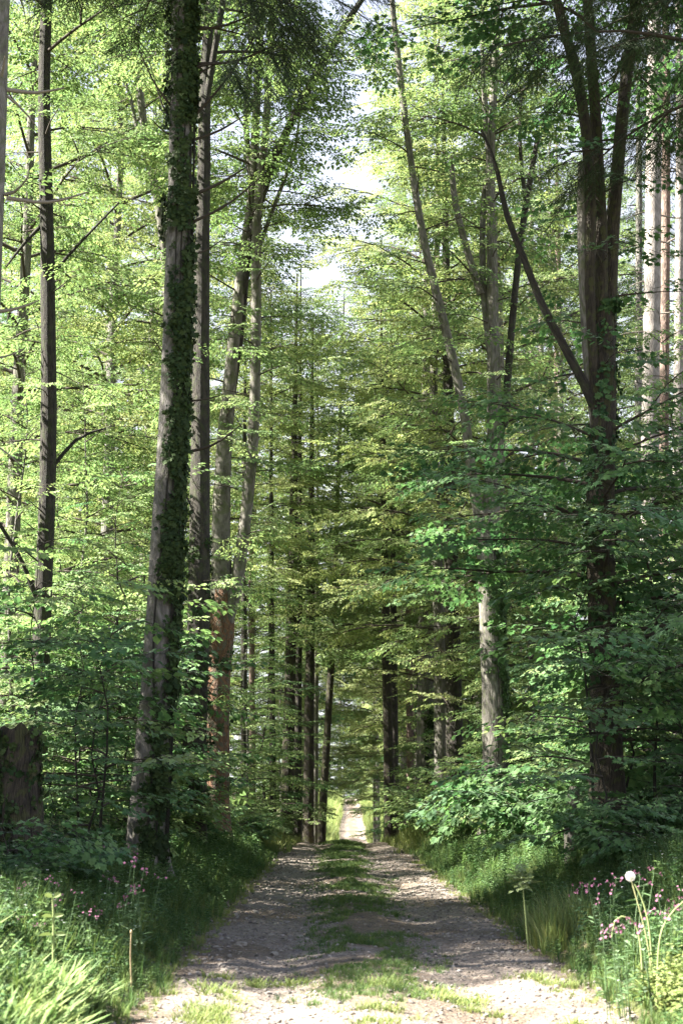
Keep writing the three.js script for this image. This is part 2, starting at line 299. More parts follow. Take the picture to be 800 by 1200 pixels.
// point of a polyline at height y
function onStem(pts, y) { for (let i = 1; i < pts.length; i++) if (y <= pts[i].y || i === pts.length - 1) return pts[i - 1].clone().lerp(pts[i], clamp((y - pts[i - 1].y) / (pts[i].y - pts[i - 1].y || 1))); }
class Crown {
  constructor(seed, tint, spray) { this.R = rngOf(seed); this.tubes = []; this.ms = spray.map(() => []); this.cs = spray.map(() => []); this.spray = spray; this.tint = tint; this.n = 0; }
  leaf(p, yaw, pitch, roll, s) { const k = this.n++ % this.spray.length; this.ms[k].push(M4(p, yaw, pitch, roll, s)); const t = Array.isArray(this.tint[0][0]) ? this.tint[this.R() < 0.5 ? 0 : 1] : this.tint; this.cs[k].push(tintBetween(t[0], t[1], this.R)); }
  branch(p0, az, el, len, o, level = 0) {
    const R = this.R, n = level ? 3 : 5, pts = [p0.clone()]; let a = az, e = el;
    for (let i = 0; i < n; i++) { const l = len / n; pts.push(pts[i].clone().add(V(Math.cos(a) * Math.cos(e) * l, Math.sin(e) * l, -Math.sin(a) * Math.cos(e) * l))); a += (R() - 0.5) * 0.35; e -= (o.droop ?? 0.1) + (R() - 0.5) * 0.16; }
    const r = Math.min(o.rmax ?? 0.09, len * 0.0095 + 0.006);
    this.tubes.push(tube(pts, [r, r * 0.85, r * 0.6, r * 0.45, r * 0.3, r * 0.16].slice(0, n).concat([r * 0.14]), { seg: level ? 4 : 6, step: len / (level ? 3 : 6), rough: 0.03, tip: false }));
    const at = (u) => { const q = u * n, k = Math.min(n - 1, Math.floor(q)); return pts[k].clone().lerp(pts[k + 1], q - k); }, dirAt = (u) => { const k = Math.min(n - 1, Math.floor(u * n)); return pts[k + 1].clone().sub(pts[k]); };
    const stepU = (o.gap ?? 0.34) / len; let sg = R() < 0.5 ? -1 : 1;
    for (let u = level ? 0.12 : (o.bare ?? 0.22); u <= 1.001; u += stepU * (0.7 + R() * 0.6)) {
      const dv = dirAt(u), yaw = Math.atan2(-dv.z, dv.x), p = at(u); sg = -sg;
      this.leaf(p.add(V((R() - 0.5) * 0.1, (R() - 0.5) * 0.16, (R() - 0.5) * 0.1)), yaw + sg * (u > 0.92 ? 0.15 : 0.45 + R() * 0.75), (o.pitch ?? -0.12) + (R() - 0.5) * (o.tilt ?? 0.5), (R() - 0.5) * (o.tilt ?? 0.5) * 1.2, (o.scale ?? 1) * (0.7 + R() * 0.55));
    }
    if (level < 1 && len > (o.fork ?? 1.6)) { const m = Math.min(4, Math.floor(len / 1.0)); for (let i = 0; i < m; i++) { const u = 0.25 + 0.6 * (i + R() * 0.6) / m, dv = dirAt(u), yaw = Math.atan2(-dv.z, dv.x); this.branch(at(u), yaw + (i % 2 ? 1 : -1) * (0.55 + R() * 0.5), (R() - 0.4) * 0.35, len * (0.5 - 0.22 * u) * (0.8 + R() * 0.4), o, level + 1); } }
  }
  // branches round a stem between two heights
  along(pts, o) {
    const R = this.R; let az = R() * 6.28;
    for (let i = 0; i < o.n; i++) { const t = (i + R()) / o.n, y = lerp(o.h0, o.h1, Math.pow(t, o.pow ?? 1)); az += 2.4 + (R() - 0.5) * 0.8; if (o.keep && !o.keep(az, y)) continue; const L = o.len(t) * (0.72 + R() * 0.5); this.branch(onStem(pts, y), az, lerp(o.el0 ?? 0.25, o.el1 ?? 0.85, t) + (R() - 0.5) * 0.25, L, o); }
    return this;
  }
  add(root, mat, twigs = twigMat) {
    if (this.tubes.length) { const g = mergeGeometries(this.tubes); g.deleteAttribute('uv'); part('twigs', g, twigs, root, 'stuff'); }
    this.spray.forEach((s, k) => { if (this.ms[k].length) instanced('crown', s, mat, this.ms[k], this.cs[k], root); });
    return root;
  }
}
// ivy: leaves laid over a trunk's surface
const ivySpray = (() => { const R = rngOf(99), B = new Leaves(); for (let i = 0; i < 9; i++) { const b = V((R() - 0.5) * 0.16, R() * 0.03, (R() - 0.5) * 0.16); const a = R() * 6.28; B.maple(b, V(Math.cos(a), 0.1, Math.sin(a)).normalize(), jitterUp(R, 0.9), 0.055 + R() * 0.03, 0.05, 0.2, leafTone(R)); } return B.build(); })();
function ivyOn(root, pts, radii, { n, y0, y1, side = null, spread = 3.15, seed, tint = [[0.016, 0.034, 0.012], [0.045, 0.07, 0.022]] }) {
  const R = rngOf(seed), ms = [], cs = [];
  for (let i = 0; i < n; i++) {
    const y = lerp(y0, y1, R()), p = onStem(pts, y), k = clamp((y - pts[0].y) / (pts[pts.length - 1].y - pts[0].y)) * (radii.length - 1), r = lerp(radii[Math.floor(k)], radii[Math.min(radii.length - 1, Math.floor(k) + 1)], k % 1);
    let a = side === null ? R() * 6.283 : side + (R() + R() - 1) * spread; if (fbm(Math.cos(a) * 1.2 + seed, y * 0.7, Math.sin(a) * 1.2, 4) < -0.03 + 0.1 * (R() - 0.5)) continue;
    const nv = V(Math.cos(a), 0, -Math.sin(a)), q = new THREE.Quaternion().setFromUnitVectors(V(0, 1, 0), nv).multiply(new THREE.Quaternion().setFromAxisAngle(V(0, 1, 0), R() * 6.28)), s = 0.65 + R() * R() * 1.1; q.multiply(new THREE.Quaternion().setFromEuler(new THREE.Euler((R() - 0.5) * 1.1, 0, (R() - 0.5) * 1.1)));
    ms.push(new THREE.Matrix4().compose(p.addScaledVector(nv, r * 1.0 + R() * R() * 0.05), q, V(s, s, s))); cs.push(tintBetween(tint[0], tint[1], R, 0.3));
  }
  instanced('ivy', ivySpray, IVY, ms, cs, root);
  if (n > 800) for (let k = 0; k < 4; k++) { const q = [], a0 = (side ?? 0) + (k - 1.5) * 0.55; for (let i = 0; i <= 9; i++) { const y = lerp(y0, y1, i / 9), p = onStem(pts, y), a = a0 + (R() - 0.5) * 0.5, kk = clamp((y - pts[0].y) / (pts[pts.length - 1].y - pts[0].y)) * (radii.length - 1), r = lerp(radii[Math.floor(kk)], radii[Math.min(radii.length - 1, Math.floor(kk) + 1)], kk % 1); q.push(p.add(V(Math.cos(a) * r * 1.04, 0, -Math.sin(a) * r * 1.04))); } part('ivy_stem', tube(q, q.map((_, i) => 0.018 - 0.0014 * i), { seg: 6, step: 0.3, rough: 0.1, seed: k }), BARK.dark, root); }
}
// a tree whose stems are given as rows of [px, py, width in px] at depth d; the first stem reaches the ground, the last point may go on to a height
function stemsOf(d, stems) {
  const out = stems.map((s) => {
    const dd = s.d ?? d, pts = s.px.map(([x, y]) => P(x, y, dd)), radii = s.px.map(([x, y, w]) => w / 2 / F * dd * 1.04);
    if (s.dz) pts.forEach((p, i) => { p.z += s.dz * i / (pts.length - 1); });
    if (s.top) { const a = pts[pts.length - 1], b = pts[pts.length - 2], dir = a.clone().sub(b).normalize().lerp(V(0, 1, 0), 0.4).normalize(), h = s.top - a.y, r = radii[radii.length - 1]; pts.push(a.clone().addScaledVector(dir, h * 0.5)); radii.push(r * 0.6); pts.push(a.clone().addScaledVector(dir, h)); radii.push(r * 0.15); }
    return { pts, radii, bark: s.bark };
  });
  return out;
}
function hero(name, label, category, { d, stems, bark, seed = 1, group, seg = 14, flare = 0.35, build }) {
  const st = stemsOf(d, stems), b = st[0].pts[0].clone(); b.y = groundAt(b.x, b.z);
  if (st[0].pts[0].y > b.y + 0.05) { const q = st[0].pts[0].clone(); q.y = b.y - 0.12; st[0].pts.unshift(q); st[0].radii.unshift(st[0].radii[0] * 1.05); } else st[0].pts[0].y = b.y - 0.12;
  const root = new THREE.Group(); root.position.copy(b);
  st.forEach((s, i) => { s.pts.forEach((p) => p.sub(b)); part(i ? 'limb' : 'trunk', tube(s.pts, s.radii, { seg: i ? Math.max(8, seg - 4) : seg, step: 0.35, flare: i ? 0 : flare, seed: seed + i * 3.1 }), s.bark ?? bark, root); });
  if (build) build(root, st);
  tag(root, label, category, group); return place(root, name);
}
// bare twigs that stick out of a trunk: rows of [px0, py0, px1, py1, width px]
function stubs(root, d, rows, mat = twigMat, name = 'dead_branch') {
  const R = rngOf(Math.round(d * 100) + rows.length);
  for (const [x0, y0, x1, y1, w, dz = 0] of rows) { const a = P(x0, y0, d).sub(root.position), b = P(x1, y1, d).sub(root.position); b.z += dz; const m = a.clone().lerp(b, 0.5); m.y -= a.distanceTo(b) * (0.05 + R() * 0.06) * (b.y > a.y ? 1 : -0.6); m.z += (R() - 0.5) * 0.1; const r = w / 2 / F * d; part(name, tube([a, m, b], [r, r * 0.75, r * 0.3], { seg: 6, step: 0.2, rough: 0.1 }), mat, root); }
}

// ---------------------------------------------------------------- the trees that stand out
const B = BARK;
// left edge: grey conifer trunk with dead branch stubs
hero('spruce_tree', 'grey smooth trunk with two dead side branches, left of the dark thin trunk', 'tree', { d: 16, bark: B.grey, seed: 2, stems: [{ px: [[-30, 960, 34], [-22, 600, 28], [-12, 350, 26], [-6, 200, 25], [0, 0, 25]], top: 22 }], build: (root, st) => {
  stubs(root, 16, [[8, 105, 76, 103, 6], [8, 232, 104, 225, 6], [6, 228, 40, 219, 5, 0.3], [-2, 100, 13, 80, 6, 0.3], [8, 112, 38, 136, 4, -0.3], [-2, 365, 46, 352, 5], [-8, 420, 30, 408, 3], [-10, 520, 24, 545, 3]], paleTwigMat);
  new Crown(31, TINT.spruce, SPRAY.spruce).along(st[0].pts, { n: 34, h0: 14.5, h1: 20.5, len: (t) => lerp(2.8, 0.8, t), el0: -0.1, el1: 0.3, droop: 0.05, gap: 0.24, pitch: -0.35, bare: 0.1, fork: 1.4 }).add(root, NEEDLE);
} });
// thin dark trunk
hero('maple_tree', 'thin dark upright trunk with small leafy sprigs, second trunk before the ivy-clad one', 'tree', { d: 24, bark: B.dark, seed: 4, seg: 12, stems: [
  { px: [[42, 935, 26], [46, 850, 22], [51, 700, 20], [57, 520, 19], [56, 300, 17], [52, 120, 15], [55, 0, 14]], top: 24 },
  { px: [[50, 720, 7], [30, 660, 5], [2, 610, 4]], dz: 0.6 }, { px: [[52, 560, 6], [90, 510, 4], [120, 495, 2]], dz: -0.4 }, { px: [[54, 330, 6], [85, 300, 4], [143, 245, 2]], dz: 0.3 }, { px: [[53, 260, 5], [30, 290, 4], [12, 320, 2]], dz: 0.3 },
], build: (root, st) => {
  const c = new Crown(41, TINT.spring, SPRAY.beech);
  c.along(st[0].pts, { n: 16, h0: 2.5, h1: 13, len: () => 1.1, el0: 0.1, el1: 0.4, gap: 0.36, bare: 0.3, fork: 9 });
  c.along(st[0].pts, { n: 26, h0: 14, h1: 23, len: (t) => lerp(3.2, 1.2, t), el0: 0.2, el1: 0.8, gap: 0.3 }).add(root, LEAF);
} });
// the ivy-clad trunk
hero('ivy_clad_tree', 'tall pale trunk half covered in dark ivy, leaning beside the track verge', 'tree', { d: 20, bark: B.grey, seed: 7, seg: 20, flare: 0.45, stems: [{ px: [[172, 975, 42], [176, 900, 38], [184, 800, 35], [191, 680, 33], [200, 520, 31], [207, 350, 29], [211, 200, 28], [215, 0, 28]], top: 25 }], build: (root, st) => {
  const s = st[0]; ivyOn(root, s.pts, s.radii, { n: 2600, y0: 0.1, y1: 15, side: -0.75, spread: 1.15, seed: 71 });
  ivyOn(root, s.pts, s.radii, { n: 900, y0: 9, y1: 17, side: null, seed: 72 });
  stubs(root, 20, [[226, 35, 300, 15, 4], [226, 75, 318, 55, 5], [225, 90, 275, 50, 3], [224, 140, 300, 60, 4, 0.4], [224, 165, 286, 120, 4, -0.4], [222, 230, 290, 195, 5], [222, 262, 310, 215, 4, 0.3], [220, 300, 262, 280, 3], [205, 130, 165, 70, 3, 0.5], [204, 150, 172, 60, 3, -0.3], [203, 160, 178, 140, 3], [222, 470, 262, 462, 3], [219, 530, 286, 505, 4, 0.4], [206, 560, 232, 610, 3]]);
  const c = new Crown(72, TINT.spruce, SPRAY.spruce);
  c.along(s.pts, { n: 62, h0: 13.6, h1: 23.5, len: (t) => lerp(3.2, 0.7, t), el0: -0.15, el1: 0.3, droop: 0.06, gap: 0.22, pitch: -0.4, bare: 0.1, fork: 1.3 });
  // boughs that hang into view beside the gap of sky
  for (const [h, az, len] of [[12.6, 0.0, 1.9], [13.3, 0.35, 2.1], [11.9, -0.3, 1.6], [13.2, -0.15, 2.0]]) c.branch(onStem(s.pts, h), az, 0.05, len, { droop: 0.13, gap: 0.13, pitch: -0.95, tilt: 0.5, bare: 0.45, fork: 1 });
  c.add(root, NEEDLE);
} });
// dark double-stemmed trunk
hero('oak_tree', 'dark brown trunk dividing high up, between ivy-clad trunk and orange-barked trunk', 'tree', { d: 28, bark: B.dark, seed: 9, seg: 16, stems: [
  { px: [[226, 935, 30], [229, 850, 26], [233, 700, 25], [235, 520, 22], [236, 360, 19], [239, 200, 16], [241, 90, 14], [246, 0, 12]], top: 26 }, { px: [[240, 130, 9], [252, 70, 8], [266, 0, 7]], top: 22, dz: 0.5 }, { px: [[239, 180, 6], [228, 90, 5], [222, 0, 4]], top: 20, dz: -0.5 }, { px: [[234, 460, 5], [212, 420, 4], [190, 400, 2]], dz: -0.6 },
], build: (root, st) => {
  ivyOn(root, st[0].pts, st[0].radii, { n: 500, y0: 0.1, y1: 6, seed: 93 });
  const c = new Crown(91, TINT.spring, SPRAY.beech);
  c.along(st[0].pts, { n: 14, h0: 3, h1: 15, len: () => 1.0, el0: 0.1, el1: 0.3, gap: 0.4, bare: 0.35, fork: 9 });
  c.along(st[0].pts, { n: 26, h0: 16, h1: 25, len: (t) => lerp(3.2, 1.2, t), el0: 0.3, gap: 0.34 }).add(root, LEAF);
} });
// the orange-barked tree with several stems
hero('old_maple_tree', 'many-stemmed tree with orange scaly bark at its foot and a long slanting limb', 'tree', { d: 33, bark: B.beech, seed: 12, seg: 18, stems: [
  { px: [[252, 935, 32], [254, 860, 28], [256, 790, 27], [259, 735, 30], [260, 690, 24]], bark: B.orange },
  { px: [[258, 790, 16], [259, 735, 25], [260, 690, 25], [259, 620, 21], [263, 520, 18], [272, 420, 15], [283, 320, 13], [295, 230, 11], [300, 140, 10], [304, 50, 9], [306, 0, 8]], top: 27 },
  { px: [[259, 775, 12], [264, 735, 17], [276, 690, 16], [288, 610, 14], [296, 530, 13], [300, 430, 12], [301, 320, 12], [302, 260, 11], [312, 160, 9], [318, 60, 8], [322, 0, 7]], top: 27, dz: 0.4 },
  { px: [[257, 680, 15], [262, 560, 15], [268, 470, 14], [280, 380, 12], [289, 290, 11], [302, 240, 9]], dz: -0.5, bark: B.dark },
  { px: [[284, 345, 10], [302, 250, 10], [330, 176, 10], [360, 118, 9], [400, 52, 8], [438, -3, 6.5]], dz: 0.8, bark: B.dark },
  { px: [[300, 300, 5], [324, 236, 5], [345, 180, 4], [352, 130, 2]], dz: 0.2 },
  { px: [[296, 225, 7], [288, 140, 7], [293, 60, 6], [290, 0, 5]], top: 24, dz: -0.4 },
], build: (root, st) => {
  const c = new Crown(121, TINT.spring, SPRAY.beech);
  for (const k of [1, 2]) c.along(st[k].pts, { n: 20, h0: 5, h1: 15, len: (t) => lerp(1.1, 1.9, t), el0: 0.1, el1: 0.3, gap: 0.34, bare: 0.3, fork: 1.6 });
  for (const k of [1, 2, 6]) c.along(st[k].pts, { n: 20, h0: 15, h1: 25, len: (t) => lerp(2.8, 1.2, t), el0: 0.3, gap: 0.34 });
  for (let i = 0; i < 5; i++) { const p = onStem(st[4].pts, 14 + i * 1.4); c.branch(p, (i % 2 ? 0.6 : -0.9) + i * 0.3, -0.15, 0.9 + (i % 3) * 0.35, { gap: 0.3, fork: 9, droop: 0.1 }); }
  c.add(root, LEAF);
  ivyOn(root, [V(0, 0, 0), V(0, 6, 0)], [0.34, 0.3], { n: 160, y0: 0.2, y1: 4.5, seed: 122 });
} });
// pale leaning stem far left
hero('birch_like_beech_tree', 'pale slender kinked stem with forked top, half hidden by light leaves beyond the ivy-clad trunk', 'tree', { d: 38, bark: B.beech, seed: 15, seg: 10, stems: [
  { px: [[205, 900, 14], [201, 700, 13], [197, 500, 11], [193, 300, 10], [184, 230, 10], [172, 175, 9], [167, 130, 9.5], [160, 80, 9], [150, 10, 7], [146, -20, 6]], top: 32 },
  { px: [[180, 218, 5], [165, 168, 4.5], [148, 100, 4], [128, 72, 3], [100, 60, 2]], dz: 0.5 },
], build: (root, st) => { new Crown(151, TINT.lime, SPRAY.beech).along(st[0].pts, { n: 34, h0: 7, h1: 30, len: (t) => lerp(2.8, 1.5, t), el0: 0.1, el1: 0.7, gap: 0.4 }).add(root, LEAF); } });

// the trunks in a row beyond the crest, left
{
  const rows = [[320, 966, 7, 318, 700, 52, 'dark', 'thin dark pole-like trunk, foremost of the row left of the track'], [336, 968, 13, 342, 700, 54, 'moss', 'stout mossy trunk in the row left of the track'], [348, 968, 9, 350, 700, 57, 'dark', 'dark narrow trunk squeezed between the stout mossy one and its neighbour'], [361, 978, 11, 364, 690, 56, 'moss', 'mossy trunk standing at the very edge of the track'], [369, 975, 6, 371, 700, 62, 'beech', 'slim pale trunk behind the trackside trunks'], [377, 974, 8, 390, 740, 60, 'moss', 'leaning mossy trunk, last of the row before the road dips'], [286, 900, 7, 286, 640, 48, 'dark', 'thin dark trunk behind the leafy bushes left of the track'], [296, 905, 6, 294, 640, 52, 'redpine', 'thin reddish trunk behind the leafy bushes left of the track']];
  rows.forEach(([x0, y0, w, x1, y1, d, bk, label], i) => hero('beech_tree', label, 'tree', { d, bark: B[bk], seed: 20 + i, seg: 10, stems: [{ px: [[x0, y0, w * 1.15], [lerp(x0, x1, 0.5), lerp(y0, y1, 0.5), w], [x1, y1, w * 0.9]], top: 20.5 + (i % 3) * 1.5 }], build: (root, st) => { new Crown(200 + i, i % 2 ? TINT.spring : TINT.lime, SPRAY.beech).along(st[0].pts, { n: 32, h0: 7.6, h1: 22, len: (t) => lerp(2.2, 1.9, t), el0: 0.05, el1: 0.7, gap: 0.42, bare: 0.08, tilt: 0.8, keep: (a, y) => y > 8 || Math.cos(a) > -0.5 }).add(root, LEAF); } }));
}
// and right
{
  const rows = [[457, 976, 11, 452, 740, 55, 'moss', 'dark straight trunk at the right edge of the track, joined by a thinner one'], [463, 974, 8, 461, 740, 57, 'dark', 'thinner dark trunk close behind the one at the right edge of the track'], [481, 966, 8, 479, 760, 60, 'redpine', 'slim reddish trunk between two pairs of trunks right of the track'], [489, 964, 6, 487, 780, 63, 'beech', 'slim grey trunk beside the pale stout trunk right of the track'], [497, 962, 19, 499, 740, 52, 'beech', 'pale stout trunk lit on one side, ivy on its shaded flank'], [533, 915, 18, 528, 640, 46, 'dark', 'dark thick trunk sunk in the bushes beside the ivy-clad maple'], [443, 972, 4, 441, 800, 105, 'pine', 'very slim pale trunk beside the sunny far stretch of road'], [439, 972, 3.5, 438, 800, 112, 'pine', 'very slim pale trunk beside the sunny far stretch of road']];
  rows.forEach(([x0, y0, w, x1, y1, d, bk, label], i) => hero('beech_tree', label, 'tree', { d, bark: B[bk], seed: 40 + i, seg: 12, group: i > 5 ? 'slim pale trunks by the far road' : undefined, stems: [{ px: [[x0, y0, w * 1.12], [lerp(x0, x1, 0.5), lerp(y0, y1, 0.5), w], [x1, y1, w * 0.9]], top: i < 4 ? 22 : 27 }], build: (root, st) => { new Crown(240 + i, TINT.spring, i > 5 ? SPRAY.far : SPRAY.beech).along(st[0].pts, { n: 38, h0: i < 5 ? 7.4 : 5, h1: i < 4 ? 21.5 : 26, len: (t) => lerp(3.4, 2.4, t), el0: 0.05, el1: 0.7, gap: 0.42, tilt: 0.8 }).add(root, LEAF); if (i === 4) ivyOn(root, st[0].pts, st[0].radii, { n: 420, y0: 0, y1: 4.5, side: -0.7, spread: 1.3, seed: 44 }); } }));
}
// ivy-clad maple right with stems rising out of the shade
hero('ivy_clad_maple_tree', 'pale trunk with ivy on its shaded side, rising into several bare leaning stems', 'tree', { d: 32, bark: B.beech, seed: 50, seg: 18, stems: [
  { px: [[580, 940, 33], [580, 880, 29], [577, 780, 27], [573, 690, 26], [570, 600, 25]] },
  { px: [[572, 640, 22], [577, 560, 19], [579, 480, 17], [577, 380, 15], [576, 280, 12], [574, 200, 11], [578, 100, 9], [582, 0, 8]], top: 24 },
  { px: [[568, 630, 16], [552, 560, 12], [545, 500, 11], [528, 420, 11], [510, 350, 10], [495, 290, 9], [480, 200, 8], [468, 110, 8], [459, 30, 7], [456, -10, 6]], top: 19, dz: 0.8 },
  { px: [[563, 345, 9], [548, 300, 8], [532, 240, 8], [528, 200, 6]], dz: 0.3 },
  { px: [[575, 420, 9], [566, 330, 8], [567, 240, 7], [572, 190, 6]], dz: -0.3 },
  { px: [[574, 215, 6], [565, 100, 6], [562, 40, 4]], dz: 0.4 },
  { px: [[590, 500, 9], [605, 330, 8], [617, 240, 8], [635, 140, 6]], dz: -0.6, bark: B.dark },
  { px: [[616, 245, 5], [610, 150, 4], [615, 90, 3]], dz: -0.6, bark: B.dark },
], build: (root, st) => {
  ivyOn(root, st[0].pts, st[0].radii, { n: 1500, y0: 0, y1: 6.5, side: -0.5, spread: 1.5, seed: 51, tint: [[0.03, 0.06, 0.02], [0.07, 0.11, 0.04]] });
  const c = new Crown(52, TINT.spring, SPRAY.beech);
  for (const k of [1, 2]) c.along(st[k].pts, { n: 16, h0: 8.5, h1: 17, len: (t) => lerp(1.4, 1.9, t), el0: 0.1, el1: 0.4, gap: 0.36, bare: 0.3 });
  c.along(st[0].pts, { n: 5, h0: 4.6, h1: 7, len: () => 1.6, el0: 0, el1: 0.1, gap: 0.34, bare: 0.35 });
  c.along(st[1].pts, { n: 30, h0: 16, h1: 23.5, len: (t) => lerp(2.6, 1.2, t), gap: 0.36 });
  c.add(root, LEAF);
} });
// the big mossy maple right
hero('big_mossy_maple_tree', 'big dark mossy trunk rising in three stems above deep shaded leaves', 'tree', { d: 20, bark: B.moss, seed: 60, seg: 20, flare: 0.4, stems: [
  { px: [[712, 955, 42], [710, 860, 35], [705, 720, 33], [703, 600, 32], [705, 520, 31], [708, 440, 27], [711, 360, 15]] },
  { px: [[704, 620, 12], [702, 520, 18], [702, 420, 17], [704, 300, 16], [702, 230, 15], [698, 150, 14], [692, 60, 13], [688, 0, 12]], top: 21 },
  { px: [[706, 640, 12], [709, 520, 20], [714, 390, 19], [718, 280, 18], [727, 180, 16], [736, 90, 15], [748, 0, 14]], top: 21, dz: -0.3 },
  { px: [[702, 560, 9], [694, 450, 14], [688, 350, 14], [688, 250, 14], [682, 160, 13], [668, 90, 13], [652, 40, 12], [641, -5, 11]], top: 18, dz: 0.5 },
  { px: [[704, 500, 12], [690, 466, 12], [660, 412, 10], [632, 362, 9], [610, 310, 8], [590, 262, 7], [576, 205, 5], [560, 170, 3]], dz: 0.5, bark: B.dark },
  { px: [[698, 520, 9], [688, 420, 14], [682, 330, 13], [679, 250, 12], [678, 200, 10]], dz: 0.25, bark: B.beech },
], build: (root, st) => {
  const c = new Crown(61, TINT.maple, SPRAY.maple);
  ivyOn(root, st[0].pts, st[0].radii, { n: 500, y0: 2, y1: 9, seed: 63, tint: [[0.03, 0.075, 0.03], [0.06, 0.11, 0.04]] });
  c.along(st[0].pts, { n: 40, h0: 1.4, h1: 6.0, len: (t) => 3.1 - t * 0.7, el0: 0.12, el1: 0.3, gap: 0.32, droop: 0.08, bare: 0.2, tilt: 0.75, keep: (a, y) => y > 3.7 || Math.cos(a) > 0.15 });
  c.along(st[1].pts, { n: 18, h0: 6.5, h1: 12, len: () => 1.2, el0: 0.1, el1: 0.4, gap: 0.42, fork: 9 });
  for (const k of [1, 2, 3]) c.along(st[k].pts, { n: 22, h0: 12.3, h1: 19.5, len: (t) => lerp(3, 1.3, t), gap: 0.34 });
  c.add(root, LEAF);
} });
// conifer boughs at the top right: a spruce whose trunk stands behind the mossy stems
hero('dark_spruce_tree', 'dark spruce with hanging boughs reaching across the three mossy stems', 'tree', { d: 18, bark: B.dark, seed: 66, seg: 12, stems: [{ px: [[846, 950, 26], [842, 500, 22], [838, 0, 18]], top: 22 }], build: (root, st) => {
  const c = new Crown(67, TINT.spruce, SPRAY.spruce);
  c.along(st[0].pts, { n: 52, h0: 9.9, h1: 21, len: (t) => lerp(2.9, 0.7, t), el0: 0, el1: 0.3, droop: 0.1, gap: 0.18, pitch: -0.6, bare: 0.1, fork: 1.2 });
  c.add(root, NEEDLE);
} });
// straight conifers at the right
{
  const rows = [[757, 960, 21, 766, 60, 37, 'pine', 'tall straight pale conifer trunk, sunlit, thickest of the straight trunks'], [774, 950, 12, 780, 100, 39, 'redpine', 'reddish straight conifer trunk close beside the thick pale one'], [791, 950, 12, 796, 150, 38.5, 'pine', 'pale straight conifer trunk with short dead twigs, outer side of the reddish one'], [746, 940, 9, 748, 200, 52, 'grey', 'thin shaded conifer trunk half hidden by the thick pale one'], [622, 930, 8, 622, 300, 62, 'pine', 'slender sunlit conifer trunk deep in the wood behind the leaning stems'], [634, 930, 7, 633, 300, 66, 'pine', 'slender sunlit conifer trunk deep in the wood behind the leaning stems'], [644, 930, 7, 644, 300, 70, 'pine', 'slender sunlit conifer trunk deep in the wood behind the leaning stems'], [652, 930, 9, 653, 300, 58, 'redpine', 'slender reddish conifer trunk in the wood behind the leaning stems']];
  rows.forEach(([x0, y0, w, x1, y1, d, bk, label], i) => hero('conifer_tree', label, 'tree', { d, bark: B[bk], seed: 80 + i, seg: 14, group: i > 3 && i < 7 ? 'slender conifers deep in the wood' : undefined, stems: [{ px: [[x0, y0, w * 1.1], [lerp(x0, x1, 0.5), lerp(y0, y1, 0.5), w], [x1, y1, w * 0.85]], top: Math.max(30, P(x1, y1, d).y + 6) }], build: (root, st) => {
    if (i < 4) { const R = rngOf(800 + i), rw = []; for (let k = 0; k < 14; k++) { const y = 120 + k * 38 + R() * 20, x = lerp(x1, x0, (y - y1) / (y0 - y1)), sg = R() < 0.5 ? -1 : 1, l = 10 + R() * 34; rw.push([x + sg * w * 0.4, y, x + sg * (w * 0.4 + l), y - 8 + R() * 22, 2.2, (R() - 0.5) * 0.6]); } stubs(root, d, rw, i % 2 ? twigMat : paleTwigMat); }
    new Crown(280 + i, TINT.spruce, SPRAY.spruce).along(st[0].pts, { n: 30, h0: 19, h1: 29, len: (t) => lerp(2.2, 0.7, t), el0: 0, el1: 0.3, droop: 0.06, gap: 0.3, pitch: -0.4, bare: 0.1, fork: 1.4 }).add(root, NEEDLE);
  } }));
}

// ---------------------------------------------------------------- trees of the wood: a few kinds, copied
function proto({ h, r, bark, seed, tint, spray, along, mat = LEAF, lean = 0.3 }) {
  const R = rngOf(seed), root = new THREE.Group(), pts = [V(0, -0.15, 0)], radii = [r * 1.1];
  for (let i = 1; i <= 6; i++) { pts.push(V((R() - 0.5) * lean * i / 3, h * i / 6, (R() - 0.5) * lean * i / 3)); radii.push(r * (1 - i / 6.3)); }
  part('trunk', tube(pts, radii, { seg: 9, step: 0.8, flare: 0.3, seed }), bark, root);
  const c = new Crown(seed + 1, tint, spray); for (const a of along) c.along(pts, a); c.add(root, mat); return root;
}
const tall = (seed, tint, spray, bark = B.beech, low = 3.5, n = 60, gap = 0.46) => proto({ h: 31, r: 0.25, bark, seed, tint, spray, along: [{ n, h0: low, h1: 30.5, len: (t) => 2.0 + 2.8 * Math.sin(Math.PI * Math.pow(clamp(t * 0.85 + 0.12), 0.8)), el0: 0.2, el1: 0.95, gap, pow: 1.0, droop: 0.13, tilt: 0.85, pitch: -0.2 }] });
